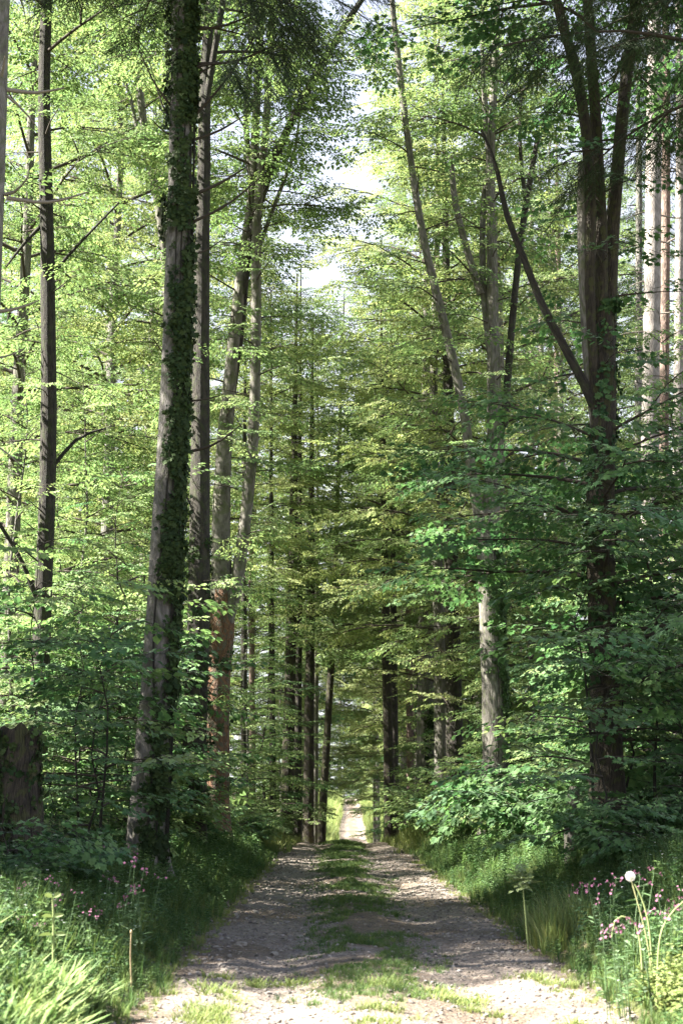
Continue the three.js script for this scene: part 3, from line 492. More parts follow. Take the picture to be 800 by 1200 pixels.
const PROTO = {
  limeBeech: [tall(301, TINT.lime, SPRAY.beech), tall(302, [TINT.lime, TINT.spring], SPRAY.beech), tall(303, TINT.lime, SPRAY.beech, B.grey)],
  springBeech: [tall(311, TINT.spring, SPRAY.beech), tall(312, [TINT.spring, TINT.green], SPRAY.beech, B.dark), tall(313, TINT.spring, SPRAY.beech, B.grey, 6)],
  oliveBeech: [tall(321, [TINT.olive, TINT.green], SPRAY.far, B.beech, 5, 42, 0.5), tall(322, [TINT.green, TINT.spring], SPRAY.far, B.dark, 5, 42, 0.5)],
  spruce: [proto({ h: 30, r: 0.24, bark: B.redpine, seed: 331, tint: TINT.spruce, spray: SPRAY.spruce, mat: NEEDLE, lean: 0.1, along: [{ n: 80, h0: 6, h1: 29.6, len: (t) => lerp(3.1, 0.4, t), el0: -0.12, el1: 0.35, droop: 0.04, gap: 0.34, pitch: -0.4, bare: 0.15, fork: 1.5 }] }), proto({ h: 29, r: 0.22, bark: B.pine, seed: 333, tint: TINT.spruce, spray: SPRAY.spruce, mat: NEEDLE, lean: 0.1, along: [{ n: 70, h0: 13, h1: 28.6, len: (t) => lerp(2.6, 0.4, t), el0: -0.12, el1: 0.35, droop: 0.04, gap: 0.34, pitch: -0.4, bare: 0.15, fork: 1.5 }] })],
  young: [proto({ h: 11, r: 0.07, bark: B.grey, seed: 341, tint: TINT.spring, spray: SPRAY.beech, along: [{ n: 44, h0: 1.2, h1: 10.8, len: (t) => lerp(2.6, 0.7, t), el0: 0, el1: 0.6, gap: 0.36 }] }), proto({ h: 9, r: 0.06, bark: B.dark, seed: 343, tint: [TINT.spring, TINT.green], spray: SPRAY.beech, along: [{ n: 40, h0: 0.8, h1: 8.8, len: (t) => lerp(2.4, 0.6, t), el0: 0, el1: 0.6, gap: 0.36 }] })],
  sapling: [proto({ h: 4.2, r: 0.022, bark: B.dark, seed: 351, tint: [TINT.green, TINT.spring], spray: SPRAY.hazel, along: [{ n: 15, h0: 0.8, h1: 4.1, len: (t) => lerp(1.1, 0.4, t), el0: 0.1, el1: 0.6, gap: 0.3, fork: 9 }] }), proto({ h: 3.2, r: 0.018, bark: B.dark, seed: 353, tint: [TINT.green, TINT.maple], spray: SPRAY.maple, along: [{ n: 12, h0: 0.6, h1: 3.1, len: (t) => lerp(1.0, 0.4, t), el0: 0.1, el1: 0.6, gap: 0.3, fork: 9 }] })],
};
function bush(seed, tint, spray, size = 1) {
  const root = new THREE.Group(), R = rngOf(seed), c = new Crown(seed + 1, tint, spray);
  for (let i = 0; i < 9; i++) { const a = R() * 6.28, e = 0.5 + R() * 0.9; c.branch(V(Math.cos(a) * 0.12, -0.05, Math.sin(a) * 0.12), a, e, size * (0.9 + R() * 0.8), { gap: 0.16, bare: 0.15, droop: 0.13, fork: 0.8, rmax: 0.014, tilt: 0.8 }); }
  return c.add(root, LEAF);
}
PROTO.bush = [bush(361, [TINT.spring, TINT.green], SPRAY.hazel), bush(363, TINT.spring, SPRAY.hazel), bush(365, [TINT.green, TINT.maple], SPRAY.maple), bush(367, TINT.maple, SPRAY.maple)];
function copyOf(kind, v, name, label, category, group, x, d, s = 1, turn = 0) {
  const o = PROTO[kind][v % PROTO[kind].length].clone(); o.position.set(x, groundAt(x, -d) - 0.02, -d); o.rotation.y = turn; if (typeof s === 'number') o.scale.setScalar(s); else o.scale.set(...s);
  tag(o, label, category, group); return place(o, name);
}
const xAt = (px, d) => (px - 400) / F * d;
const RT = rngOf(900);
const near = (x, d, dd) => { const px = 400 + x * F / d, where = [[40, 'the trunk with dead side branches'], [130, 'the thin dark trunk'], [222, 'the ivy-clad trunk'], [285, 'the orange-barked tree'], [400, 'the mossy trunks left of the track'], [480, 'the dark pair of trunks at the track edge'], [545, 'the pale stout trunk'], [612, 'the ivy-clad maple'], [685, 'the long slanting limb'], [745, 'the big mossy trunk'], [1e9, 'the straight conifers']].find((r) => px < r[0])[1]; return (d > 100 ? 'far behind ' : d > (dd ?? 40) ? 'behind ' : 'near ') + where; };
// [kind, variant, px, depth, size]
const woods = [
  // left wall of leaves
  ['springBeech', 0, 10, 34, 0.95], ['springBeech', 2, 120, 42, 1.0], ['limeBeech', 0, 45, 50, 1.1], ['limeBeech', 2, 165, 58, 1.05], ['limeBeech', 1, 110, 66, 1.15], ['limeBeech', 0, 200, 76, 1.0], ['springBeech', 1, -10, 72, 1.15], ['springBeech', 2, 175, 84, 1.2], ['limeBeech', 1, 60, 92, 1.25],
  // avenue
  ['limeBeech', 2, 296, 74, 0.85], ['oliveBeech', 1, 345, 80, 0.95], ['limeBeech', 1, 352, 90, 1.0], ['limeBeech', 0, 454, 86, 0.95], ['limeBeech', 0, 358, 104, 0.9], ['spruce', 0, 352, 135, 0.9],
  ['limeBeech', 2, 472, 74, 0.95], ['oliveBeech', 1, 458, 90, 0.95], ['limeBeech', 0, 452, 112, 0.95], ['limeBeech', 1, 460, 145, 1.0], ['limeBeech', 2, 456, 180, 1.0], ['limeBeech', 0, 450, 215, 1.0],
  // right wall of leaves
  ['limeBeech', 0, 515, 47, 1.0], ['limeBeech', 1, 588, 44, 0.98], ['limeBeech', 2, 500, 61, 1.0], ['springBeech', 2, 665, 56, 1.0], ['limeBeech', 1, 560, 68, 1.1], ['limeBeech', 0, 625, 80, 1.2], ['springBeech', 0, 728, 70, 1.1], ['springBeech', 2, 820, 64, 1.0], ['limeBeech', 1, 500, 90, 1.1],
];
const KIND = { limeBeech: ['beech_tree', 'beech with fresh yellow-green leaves ', 'pale green beeches of the wood'], springBeech: ['beech_tree', 'beech with mid-green spring leaves ', 'mid-green beeches of the wood'], oliveBeech: ['hornbeam_tree', 'olive-green broadleaf tree ', 'olive trees over the far track'], spruce: ['spruce_tree', 'dark green spruce ', 'dark spruces of the wood'] };
for (const [k, v, px, d, s] of woods) copyOf(k, v, KIND[k][0], KIND[k][1] + near(xAt(px, d), d), 'tree', KIND[k][2], xAt(px, d), d, s, RT() * 6.28);
for (let i = 0; i < 60; i++) { // farther rows, both sides
  const d = 66 + 150 * RT(), side = RT() < 0.5 ? -1 : 1, x = trackX(d) + side * (7 + RT() * Math.max(6, 0.27 * d - 6)), k = ['springBeech', 'limeBeech', 'spruce', 'oliveBeech'][Math.floor(RT() * 4)]; if (side < 0 && x > (d > 120 ? -15 : -12)) continue;
  copyOf(k, Math.floor(RT() * 3), KIND[k][0], KIND[k][1] + near(x, d), 'tree', KIND[k][2], x, d, (Math.abs(x * F / d + 8) < 75 ? 0.72 : 0.95) + RT() * 0.25, RT() * 6.28);
}
for (let i = 0; i < 16; i++) { const x = -22 + i * 3.1 + RT() * 1.5; copyOf('spruce', i, 'spruce_tree', 'dark spruce closing the view at the far end of the road', 'tree', 'spruces at the end of the road', x, 252 + RT() * 30, 0.9 + RT() * 0.3, RT() * 6.28); }
// the trees left of the frame that keep this stretch in the shade
for (const [v, x, d, s] of [[1, -10.2, 17.6, 0.85], [2, -13.6, 16.2, 0.9]]) copyOf('springBeech', v, 'beech_tree', 'leafy beech beside the track that shades the verges', 'tree', 'beeches shading the verges', x, d, s, RT() * 6.28);
for (const [x, d, s] of [[-11.2, 14.8, 0.72], [-6.6, 12.9, [0.75, 0.44, 0.75]], [-7.0, 15.5, [0.75, 0.46, 0.75]], [-7.2, 18.2, [0.7, 0.4, 0.7]], [-8.8, 13.6, [0.75, 0.58, 0.75]], [-9.2, 16.6, [0.8, 0.7, 0.8]]]) copyOf('spruce', 0, 'spruce_tree', 'dense spruce beside the track that shades the verges', 'tree', 'spruces shading the verges', x, d, s, RT() * 6.28);
for (let i = 0; i < 16; i++) copyOf('young', i, 'young_beech_tree', 'leafy young tree closing the far end of the road', 'tree', 'young trees at the end of the road', -14 + i * 2 + RT(), 246 + RT() * 14, 1.1 + RT() * 0.5, RT() * 6.28);
for (let i = 0; i < 8; i++) copyOf('springBeech', i, 'beech_tree', 'tall beech closing the far end of the road', 'tree', 'beeches at the end of the road', -14 + i * 4 + RT() * 2, 262 + RT() * 14, 0.85 + RT() * 0.2, RT() * 6.28);
// young trees under the tall ones
for (const [v, px, d, s] of [[0, 95, 30, 0.9], [1, 140, 27, 0.8], [0, 15, 28, 0.85], [1, 200, 44, 0.9], [0, 290, 46, 0.8], [1, 175, 40, 1], [0, 60, 38, 1.1], [1, 310, 50, 0.9], [0, 530, 52, 0.9], [1, 548, 50, 0.9], [0, 618, 42, 0.9], [1, 668, 40, 0.9], [1, 760, 27, 0.8], [0, 800, 30, 1], [1, 640, 42, 1.1], [0, 330, 58, 0.8], [1, 480, 60, 0.8], [0, 740, 44, 1.1], [1, 120, 52, 1.2], [1, 10, 48, 1.2]]) copyOf('young', v, 'young_beech_tree', 'young low leafy beech ' + near(xAt(px, d), d, 26), 'tree', 'young beeches under the tall trees', xAt(px, d), d, s, RT() * 6.28);
for (let i = 0; i < 30; i++) { const d = 74 + RT() * 75, side = i % 2 ? 1 : -1, x = trackX(d) + side * (5.5 + RT() * d * 0.17); copyOf('young', i >> 1, 'young_beech_tree', 'young low beech ' + near(x, d), 'tree', 'young beeches under the tall trees', x, d, 0.9 + RT() * 0.5, RT() * 6.28); }
// saplings with thin upright stems
for (let i = 0; i < 46; i++) { const left = i < 24, px = left ? 5 + RT() * 205   : 672 + RT() * 140, d = (left && px > 130 ? 21 : 17) + RT() * 12; copyOf('sapling', i, 'sapling', (i % 2 ? 'broad-leaved ' : 'small-leaved ') + 'thin sapling ' + near(xAt(px, d), d, 20), 'sapling', left ? 'saplings of the left thicket' : 'saplings of the right thicket', xAt(px, d), d, 0.75 + RT() * 0.5, RT() * 6.28); }
// bushes along the verges
for (const [v, px, d, s] of [[0, 270, 37, 0.9], [1, 286, 38, 0.8], [1, 294, 44, 0.8], [1, 304, 48, 0.75], [0, 208, 30, 1], [1, 318, 52, 0.7], [1, 520, 42, 1.2], [0, 545, 38, 1.2], [1, 556, 34, 0.9], [1, 604, 31, 0.8], [0, 616, 29, 0.75], [1, 535, 46, 1.3], [0, 505, 50, 1.1], [1, 585, 36, 1.3], [3, 700, 22, 0.65], [2, 740, 18.5, 0.7], [3, 775, 19, 0.8], [3, 800, 17, 0.9], [2, 720, 23, 1.2], [3, 760, 24, 1.3], [2, 26, 15.0, 0.7], [3, -4, 14.8, 0.7], [2, 56, 16.6, 0.5], [0, 60, 18.5, 0.6], [0, 100, 20.5, 0.6], [1, 20, 24, 1.1], [1, 60, 27, 1.2], [1, 105, 29, 1.2], [1, 145, 28, 1.1], [1, 30, 31, 1.4], [1, 160, 33, 1.3], [1, 190, 27, 0.9], [0, 140, 23, 0.8], [2, 45, 20, 0.9], [0, 80, 24, 1.0], [0, 115, 26, 1.1], [0, 625, 33, 1.3], [3, 690, 26, 1.4]]) {
  const dark = v > 1; copyOf('bush', v, 'bush', dark ? (px < 300 ? 'dark leafy bush in the thicket between stump and ivy-clad trunk' : 'dark broad-leaved bush at the foot of the big mossy trunk') : 'light green bush ' + near(xAt(px, d), d, 35), 'bush', (dark ? 'dark bushes ' : 'light bushes ') + (px < 400 ? 'left' : 'right'), xAt(px, d), d, s * (0.9 + RT() * 0.25), RT() * 6.28);
}
for (let i = 0; i < 60; i++) { const d = 34 + RT() * 60, side = RT() < 0.5 ? -1 : 1, x = trackX(d) + side * (4.8 + RT() * d * 0.2); copyOf('bush', i % 2, 'bush', 'green undergrowth bush ' + near(x, d, 20), 'bush', side < 0 ? 'undergrowth bushes left' : 'undergrowth bushes right', x, d, 1 + RT() * 0.8, RT() * 6.28); }
// the stump
{
  const root = new THREE.Group(), p = P(20, 965, 16); p.y = groundAt(p.x, p.z); root.position.copy(p);
  const h = P(22, 862, 16).y - p.y, r = 24 / F * 16;
  part('trunk', tube([V(0, -0.1, 0), V(0, h * 0.5, 0.02), V(0.02, h, 0)], [r * 1.12, r, r * 0.97], { seg: 26, step: 0.1, flare: 0.6, rough: 0.38, seed: 8, tip: false }), B.moss, root);
  { const a2 = root.children[0].geometry.attributes.position; for (let i = 0; i < a2.count; i++) if (a2.getY(i) > h - 0.06) { const th = Math.atan2(a2.getZ(i), a2.getX(i)); a2.setY(i, a2.getY(i) + 0.2 * Math.abs(noise.noise(Math.cos(th) * 2.6, Math.sin(th) * 2.6, 3)) + 0.03); } root.children[0].geometry.computeVertexNormals(); }
  const top = new THREE.CircleGeometry(r * 0.95, 24), a = top.attributes.position; for (let i = 0; i < a.count; i++) a.setZ(i, fbm(a.getX(i) * 9, a.getY(i) * 9, 4, 3) * 0.12); top.rotateX(-Math.PI / 2); top.translate(0.02, h + 0.005, 0); top.computeVertexNormals();
  part('cut_face', top, new THREE.MeshStandardMaterial({ color: C(0.10, 0.075, 0.05), roughness: 1 }), root);
  ivyOn(root, [V(0, 0, 0), V(0, h, 0)], [r, r], { n: 300, y0: 0, y1: h, seed: 305 });
  tag(root, 'broken dark tree stump with ivy at the edge of the wood', 'stump'); place(root, 'tree_stump');
}
hero('broken_stem', 'short broken pale stem standing in the leaves beside the big mossy trunk', 'stump', { d: 20, bark: B.beech, seed: 70, seg: 12, stems: [{ px: [[669, 968, 15], [670, 945, 13], [673, 922, 12]] }] });

// ---------------------------------------------------------------- grass, herbs and flowers
function tuft(seed, { n = 16, h = 0.3, w = 0.006, spread = 0.07, lean = 0.5, tone = 0.3 }) {
  const R = rngOf(seed), L = new Leaves();
  for (let i = 0; i < n; i++) {
    const a = R() * 6.28, r = R() * spread, hh = h * (0.5 + R() * 0.6), le = lean * (0.25 + R()), d = V(Math.cos(a), 0, Math.sin(a)), s = V(-Math.sin(a), 0, Math.cos(a)), b = d.clone().multiplyScalar(r), k = 1 - tone / 2 + R() * tone, y = (R() - 0.4) * 0.25, c = [k * (1 + y), k, k * (1 - y * 0.6)];
    const at = (t, q) => b.clone().addScaledVector(d, le * hh * t * t).add(V(0, hh * (t - 0.28 * le * t * t), 0)).addScaledVector(s, q * w * (1 - t * t));
    for (let j = 0; j < 3; j++) { const t0 = j / 3, t1 = (j + 1) / 3; if (j < 2) { L.tri(at(t0, -1), at(t0, 1), at(t1, 1), c); L.tri(at(t0, -1), at(t1, 1), at(t1, -1), c); } else L.tri(at(t0, -1), at(t0, 1), at(1, 0), c); }
  }
  return L.build();
}
function herb(seed, { h = 0.32, pairs = 6, leaf = 0.07, wide = 0.5, stems = 3 }) {
  const R = rngOf(seed), L = new Leaves();
  for (let q = 0; q < stems; q++) {
    const b = V((R() - 0.5) * 0.16, 0, (R() - 0.5) * 0.16), t = b.clone().add(V((R() - 0.5) * 0.15, h * (0.6 + R() * 0.5), (R() - 0.5) * 0.15)); L.twig(b, t, 0.003, 0.002, [0.7, 0.8, 0.7]); let az = R() * 6;
    for (let i = 0; i < pairs; i++) { const p = b.clone().lerp(t, 0.25 + 0.75 * i / (pairs - 1)); az += 1.57; for (const o of [0, Math.PI]) { const d = V(Math.cos(az + o), 0.15 - R() * 0.35, Math.sin(az + o)).normalize(), l = leaf * (1.1 - 0.5 * i / pairs) * (0.8 + R() * 0.4); L.oval(p, d, jitterUp(R, 0.6), l, l * wide, 0.15, leafTone(R)); } }
  }
  return L.build();
}
const lightLeaf = new THREE.MeshPhysicalMaterial({ color: C(0.20, 0.26, 0.08), roughness: 0.9, transmission: 0.35, thickness: 0, side: THREE.DoubleSide });
const G = { fine: [tuft(401, {}), tuft(402, { h: 0.4, n: 14 }), tuft(403, { h: 0.22, n: 20, spread: 0.1 })], low: [tuft(404, { h: 0.11, n: 22, spread: 0.1, w: 0.004 }), tuft(405, { h: 0.08, n: 20, spread: 0.12, w: 0.005, lean: 0.9 })], broad: [tuft(406, { n: 9, h: 0.3, w: 0.02, lean: 0.75, spread: 0.06 }), tuft(407, { n: 10, h: 0.24, w: 0.017, lean: 0.9, spread: 0.08 })], herb: [herb(408, {}), herb(409, { h: 0.4, leaf: 0.085, wide: 0.6 }), herb(410, { h: 0.22, leaf: 0.05, pairs: 4, stems: 5 })] };
function scatter(name, geos, n, where, tint, smin, smax, seed, tilt = 0.25) {
  const R = rngOf(seed), ms = geos.map(() => []), cs = geos.map(() => []);
  for (let i = 0; i < n; i++) {
    const w = where(R); if (!w) continue; const [x, d, k = 1] = w, j = i % geos.length;
    ms[j].push(M4(V(x, groundAt(x, -d) - 0.01, -d), R() * 6.28, (R() - 0.5) * tilt, (R() - 0.5) * tilt, k * lerp(smin, smax, R()))); cs[j].push(tintBetween(tint[0], tint[1], R, 0.2));
  }
  geos.forEach((g, j) => { const o = instanced(numbered(name), g, GRASS, ms[j], cs[j], scene); o.castShadow = o.receiveShadow = true; });
}
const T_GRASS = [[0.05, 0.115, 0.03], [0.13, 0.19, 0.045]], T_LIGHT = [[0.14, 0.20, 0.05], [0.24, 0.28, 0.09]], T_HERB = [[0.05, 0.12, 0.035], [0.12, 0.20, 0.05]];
const verge = (dMin, dMax, near, far, pw = 1.5) => (R) => { const d = lerp(dMin, dMax, Math.pow(R(), pw)), sd = R() < 0.5 ? -1 : 1, a = lerp(near, far, R()), x = trackX(d) + sd * (a + 0.12 * fbm(d * 0.8, sd * 5, 1, 2) * 3); if (a < 1.95 && R() < 0.5) return null; return [x, d, (a < 2.1 ? 0.6 : 1) * (0.75 + 0.5 * fbm(x, d, 8, 2) + d * 0.006)]; };
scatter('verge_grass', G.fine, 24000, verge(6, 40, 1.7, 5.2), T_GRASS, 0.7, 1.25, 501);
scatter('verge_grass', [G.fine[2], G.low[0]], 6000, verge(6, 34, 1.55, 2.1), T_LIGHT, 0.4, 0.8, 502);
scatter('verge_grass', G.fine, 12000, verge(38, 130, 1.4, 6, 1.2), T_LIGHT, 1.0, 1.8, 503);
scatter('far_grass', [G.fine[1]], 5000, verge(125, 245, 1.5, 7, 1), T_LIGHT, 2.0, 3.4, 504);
scatter('ground_herbs', G.herb, 15000, verge(7, 36, 1.75, 6.5, 1.3), T_HERB, 0.6, 1.2, 505, 0.4);
scatter('ground_herbs', G.herb, 9000, verge(20, 70, 3, 16, 1.1), T_HERB, 0.9, 1.7, 506, 0.4);
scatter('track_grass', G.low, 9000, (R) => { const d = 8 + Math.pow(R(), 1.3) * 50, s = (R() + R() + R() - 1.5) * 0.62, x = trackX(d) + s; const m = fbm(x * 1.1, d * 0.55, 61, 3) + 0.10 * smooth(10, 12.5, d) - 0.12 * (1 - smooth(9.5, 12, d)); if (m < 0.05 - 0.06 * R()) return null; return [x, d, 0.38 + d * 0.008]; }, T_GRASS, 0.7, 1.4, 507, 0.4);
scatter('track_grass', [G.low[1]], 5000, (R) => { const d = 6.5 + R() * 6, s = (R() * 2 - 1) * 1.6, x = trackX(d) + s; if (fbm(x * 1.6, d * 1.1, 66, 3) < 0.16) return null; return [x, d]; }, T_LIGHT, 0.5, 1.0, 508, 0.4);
// bright broad-leaved clump at the lower left, and the leafy one at the lower right
scatter('broad_grass', G.broad, 900, (R) => { const d = 7.6 + R() * 2.6, x = trackX(d) - 1.9 - R() * 1.5; return [x, d]; }, [[0.15, 0.245, 0.07], [0.24, 0.315, 0.105]], 0.7, 1.2, 509, 0.5);
scatter('leafy_clump', [G.herb[0], G.herb[1], G.broad[1]], 620, (R) => { const d = 8.2 + R() * 2.6, x = trackX(d) + 1.92 + R() * 1.5; return [x, d]; }, T_LIGHT, 0.6, 1.0, 510, 0.5);
scatter('pale_grass', [G.fine[1]], 130, (R) => { const p = P(625 + R() * 60, 1075, 15), d = 14.3 + R() * 1.6; return [p.x, d]; }, T_LIGHT, 0.9, 1.3, 511, 0.12);
// tiny white flowers in the shade
{
  const L = new Leaves(), R = rngOf(520); for (let k = 0; k < 5; k++) { const a = k * 1.257; L.diamond(V(0, 0.3, 0), V(Math.cos(a), 0.25, Math.sin(a)).normalize(), V(0, 1, 0), 0.012, 0.009, 0.05, [1, 1, 1]); } L.twig(V(0, 0, 0), V(0, 0.3, 0), 0.001, 0.001, [0.15, 0.3, 0.08]);
  const ms = [], cs = []; for (let i = 0; i < 360; i++) { const left = R() < 0.75, d = 10.5 + R() * 7, x = left ? -2.1 - R() * 2.2 : 2.6 + R() * 2; ms.push(M4(V(x, groundAt(x, -d) + 0.05, -d), R() * 6, (R() - 0.5) * 0.4, (R() - 0.5) * 0.4, 0.8 + R() * 0.5)); cs.push(C(0.75, 0.75, 0.72)); }
  instanced('white_flowers', L.build(), GRASS, ms, cs, scene).castShadow = true;
}
// red campion
const petalMat = new THREE.MeshPhysicalMaterial({ color: C(0.34, 0.12, 0.22), roughness: 0.9, transmission: 0.3, thickness: 0, side: THREE.DoubleSide }), greenMat = new THREE.MeshPhysicalMaterial({ color: C(0.07, 0.14, 0.04), roughness: 0.9, transmission: 0.25, thickness: 0, side: THREE.DoubleSide });
const flowerGeo = (() => { const L = new Leaves(); for (let k = 0; k < 5; k++) { const a = k * 1.257; L.oval(V(0, 0, 0), V(Math.cos(a), 0.3, Math.sin(a)).normalize(), V(0, 1, 0), 0.013, 0.011, 0.1, [1, 1, 1]); } L.twig(V(0, -0.018, 0), V(0, 0, 0), 0.004, 0.003, [0.7, 0.5, 0.5]); return L.build(); })();
const campionLeaf = (() => { const L = new Leaves(); L.oval(V(0, 0, 0), V(1, 0.2, 0).normalize(), V(0, 1, 0), 0.09, 0.03, 0.1, [1, 1, 1]); return L.build(); })();
function campion(seed) {
  const root = new THREE.Group(), R = rngOf(seed);
  for (let s = 0; s < 3; s++) {
    const b = V((R() - 0.5) * 0.1, -0.02, (R() - 0.5) * 0.1), t = b.clone().add(V((R() - 0.5) * 0.22, 0.48 + R() * 0.16, (R() - 0.5) * 0.22));
    part('stem', tube([b, b.clone().lerp(t, 0.5).add(V(0.01, 0, 0.01)), t], [0.0032, 0.0028, 0.0022], { seg: 5, step: 0.15, rough: 0 }), greenMat, root);
    for (let i = 0; i < 6; i++) { const l = part('leaf', campionLeaf, greenMat, root); l.position.copy(b.clone().lerp(t, 0.2 + 0.12 * i)); l.rotation.set((R() - 0.5) * 0.5, i * 1.57 + (i % 2) * 3.14 + R(), (R() - 0.5) * 0.5); }
    for (let i = 0; i < 3; i++) { const f = part('flower', flowerGeo, petalMat, root); f.position.copy(t).add(V((R() - 0.5) * 0.09, (R() - 0.3) * 0.06, (R() - 0.5) * 0.09)); f.rotation.set(0.5 + R() * 0.7, R() * 6, (R() - 0.5) * 0.8); f.scale.setScalar(0.65 + R() * 0.45); const e = part('flower_stalk', tube([t.clone(), f.position.clone()], [0.0016, 0.0014], { seg: 4, step: 0.1, rough: 0 }), greenMat, root); }
  }
  return root;
}
const campions = [campion(531), campion(532), campion(533)];
[[58, 1036, 12.2], [72, 1045, 11.6], [48, 1082, 11], [30, 1062, 11.8], [112, 1060, 12.4], [128, 1024, 13.2], [152, 1020, 13], [166, 1027, 13.2], [146, 1055, 12.4], [164, 1050, 12.6], [150, 990, 15.2], [18, 1095, 10.6], [100, 1075, 11.6]].forEach(([px, py, d], i) => { const p = P(px, py, d), o = campions[i % 3].clone(); o.position.set(p.x, groundAt(p.x, p.z), p.z); const s = clamp((p.y - o.position.y) / 0.56, 0.6, 1.5); o.scale.setScalar(s); o.rotation.y = i; tag(o, 'pink campion plant in the shaded verge below the ivy-clad trunk', 'wildflower', 'campions on the left verge'); place(o, 'campion_plant'); });
[[698, 1026, 13], [715, 1028, 13], [740, 1034, 11.4], [778, 1040, 11.8], [772, 1060, 10.8], [782, 1064, 10.8], [760, 1072, 10.2], [800, 1056, 11], [672, 1045, 13.6], [706, 1044, 12.8], [725, 1078, 10.3], [728, 1090, 10], [712, 1080, 10.2]].forEach(([px, py, d], i) => { const p = P(px, py, d), o = campions[(i + 1) % 3].clone(); o.position.set(p.x, groundAt(p.x, p.z), p.z); const s = clamp((p.y - o.position.y) / 0.56, 0.5, 1.4); o.scale.setScalar(s); o.rotation.y = i * 2; tag(o, 'pink campion plant on the verge around the dandelion clock', 'wildflower', 'campions on the right verge'); place(o, 'campion_plant'); });
// dandelion clock
{
  const d = 10.7, top = P(738, 1027, d), bx = P(764, 1110, d); const base = V(bx.x, groundAt(bx.x, -d) - 0.02, -d), root = new THREE.Group(); root.position.copy(base); const t = top.clone().sub(base);
  const stalkMat = new THREE.MeshStandardMaterial({ color: C(0.30, 0.30, 0.14), roughness: 0.7 });
  part('stalk', tube([V(0, 0, 0), t.clone().multiplyScalar(0.5).add(V(0.03, 0, 0)), t], [0.0055, 0.005, 0.0045], { seg: 8, step: 0.06, rough: 0.03 }), stalkMat, root);
  const L = new Leaves(), R = rngOf(541), rad = 0.038;
  for (let i = 0; i < 150; i++) { const y = 1 - 2 * (i + 0.5) / 150, a = i * 2.39996, q = Math.sqrt(1 - y * y), n = V(q * Math.cos(a), y, q * Math.sin(a)), p = n.clone().multiplyScalar(rad * 0.85); L.twig(n.clone().multiplyScalar(rad * 0.2), p, 0.0004, 0.0004, [0.6, 0.55, 0.45]); const u = V(R() - 0.5, R() - 0.5, R() - 0.5).cross(n).normalize(), w = V().crossVectors(u, n); for (let k = 0; k < 7; k++) { const b = k * 0.9, f = u.clone().multiplyScalar(Math.cos(b)).addScaledVector(w, Math.sin(b)); const e = p.clone().addScaledVector(f, 0.0085).addScaledVector(n, 0.0055), s = V().crossVectors(f, n).multiplyScalar(0.0008); L.tri(p.clone().add(s), p.clone().sub(s), e, [1, 1, 1]); } }
  const head = part('seed_head', L.build(), new THREE.MeshPhysicalMaterial({ color: C(0.85, 0.84, 0.82), vertexColors: true, roughness: 0.9, transmission: 0.3, thickness: 0, side: THREE.DoubleSide }), root); head.position.copy(t);
  const core = part('seed_core', new THREE.SphereGeometry(rad * 0.24, 12, 8), new THREE.MeshStandardMaterial({ color: C(0.35, 0.28, 0.18), roughness: 1 }), head);
  for (let i = 0; i < 7; i++) { const l = new Leaves(); l.oval(V(0, 0, 0), V(1, 0.45, 0).normalize(), V(0, 1, 0), 0.22, 0.05, 0.15, [2.2, 2.0, 1.8]); const m = part('leaf', l.build(), new THREE.MeshPhysicalMaterial({ color: C(0.16, 0.23, 0.06), roughness: 0.9, transmission: 0.3, thickness: 0, side: THREE.DoubleSide }), root); m.rotation.y = i * 0.9; }
  tag(root, 'white dandelion clock on a tall stalk on the sunny verge', 'dandelion'); place(root, 'dandelion');
}
// arching grass stalks beside it, a leafy herb and a dry stalk on the other side
function stalk(name, label, category, d, rows, mat, extra) { const a = P(rows[0][0], rows[0][1], d), base = V(a.x, groundAt(a.x, -d) - 0.02, -d), root = new THREE.Group(); root.position.copy(base); const pts = rows.map(([x, y]) => P(x, y, d).sub(base)); pts[0].set(0, 0, 0); const r = rows[0][2] / 2 / F * d; part('stalk', tube(pts, pts.map((_, i) => r * (1 - 0.55 * i / pts.length)), { seg: 6, step: 0.06, rough: 0.04 }), mat, root); extra?.(root, pts); tag(root, label, category); return place(root, name); }
const paleGreen = new THREE.MeshStandardMaterial({ color: C(0.22, 0.27, 0.10), roughness: 0.8 }), straw = new THREE.MeshStandardMaterial({ color: C(0.36, 0.28, 0.16), roughness: 0.9 });
stalk('grass_stalk', 'bent grass stalk arching over beside the dandelion clock', 'grass stalk', 10.6, [[752, 1112, 2.6], [745, 1085], [735, 1075], [722, 1076], [716, 1098]], paleGreen);
stalk('grass_stalk', 'upright blade of grass just behind the dandelion stalk', 'grass stalk', 10.9, [[764, 1115, 2.6], [758, 1075], [748, 1045], [743, 1036]], paleGreen);
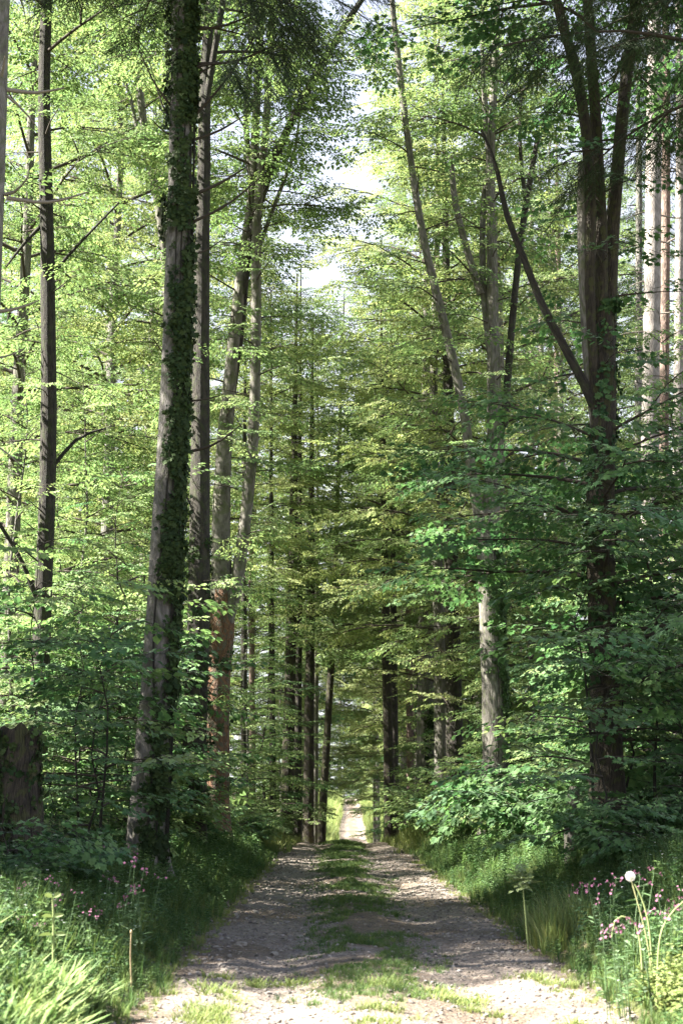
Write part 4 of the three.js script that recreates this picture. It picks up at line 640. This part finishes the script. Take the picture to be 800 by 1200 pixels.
stalk('grass_stalk', 'long grass stalk bowing outwards from the dandelion leaves', 'grass stalk', 10.5, [[766, 1115, 2.6], [775, 1090], [790, 1066], [806, 1052]], paleGreen);
stalk('dry_stalk', 'dry brown stalk with a small head beside the track edge', 'stalk', 11.4, [[155, 1140, 1.8], [153, 1116], [154, 1092]], straw, (root, pts) => { const g = new THREE.IcosahedronGeometry(0.014, 1); const h = part('seed_head', g, straw, root); h.position.copy(pts[2]); h.scale.set(0.7, 1.2, 0.7); });
stalk('hogweed_plant', 'pale parsley-like plant with feathery head on a bare stalk at the right track edge', 'wild plant', 14.4, [[618, 1075, 1.8], [613, 1048], [611, 1024]], paleGreen, (root, pts) => { for (let i = 0; i < 26; i++) { const l = new Leaves(), R = rngOf(560 + i); for (let k = 0; k < 7; k++) { const a = R() * 6.28; l.oval(V(0.05 + k * 0.012, 0, (R() - 0.5) * 0.06), V(Math.cos(a), 0.2, Math.sin(a)).normalize(), jitterUp(R, 0.8), 0.045, 0.025, 0.15, [1, 1, 1]); } l.twig(V(0, 0, 0), V(0.12, 0, 0), 0.002, 0.001, [1, 1, 1]); const m = part('leaf', l.build(), lightLeaf, root); m.position.copy(pts[1].clone().lerp(pts[2], 0.55 + 0.45 * (i / 26))); m.rotation.set((i % 3) * 0.3 - 0.3, i * 2.4, -0.5 + (i % 7) * 0.2); m.scale.setScalar(0.8 + (i % 4) * 0.25); } });
stalk('tall_herb', 'bright tall herb with paired leaves above the sunny clump of broad grass', 'wild plant', 10.3, [[64, 1110, 3], [63, 1080], [62, 1052]], paleGreen, (root, pts) => { for (let i = 0; i < 8; i++) { const l = new Leaves(), k = i >> 1; l.oval(V(0, 0, 0), V(1, [0.1, 0.05, 0.3, 0.7][k], 0).normalize(), V(0, 1, 0), 0.1 - k * 0.012, 0.034, 0.12, [1, 1, 1]); const m = part('leaf', l.build(), lightLeaf, root); m.position.copy(pts[0].clone().lerp(pts[2], [0.3, 0.62, 0.8, 1][k])); m.rotation.set(0.75, (i % 2) * Math.PI + k * 0.35 + 0.2, 0, 'YXZ'); m.scale.setScalar(1.25); } });
renderer.render(scene, camera);
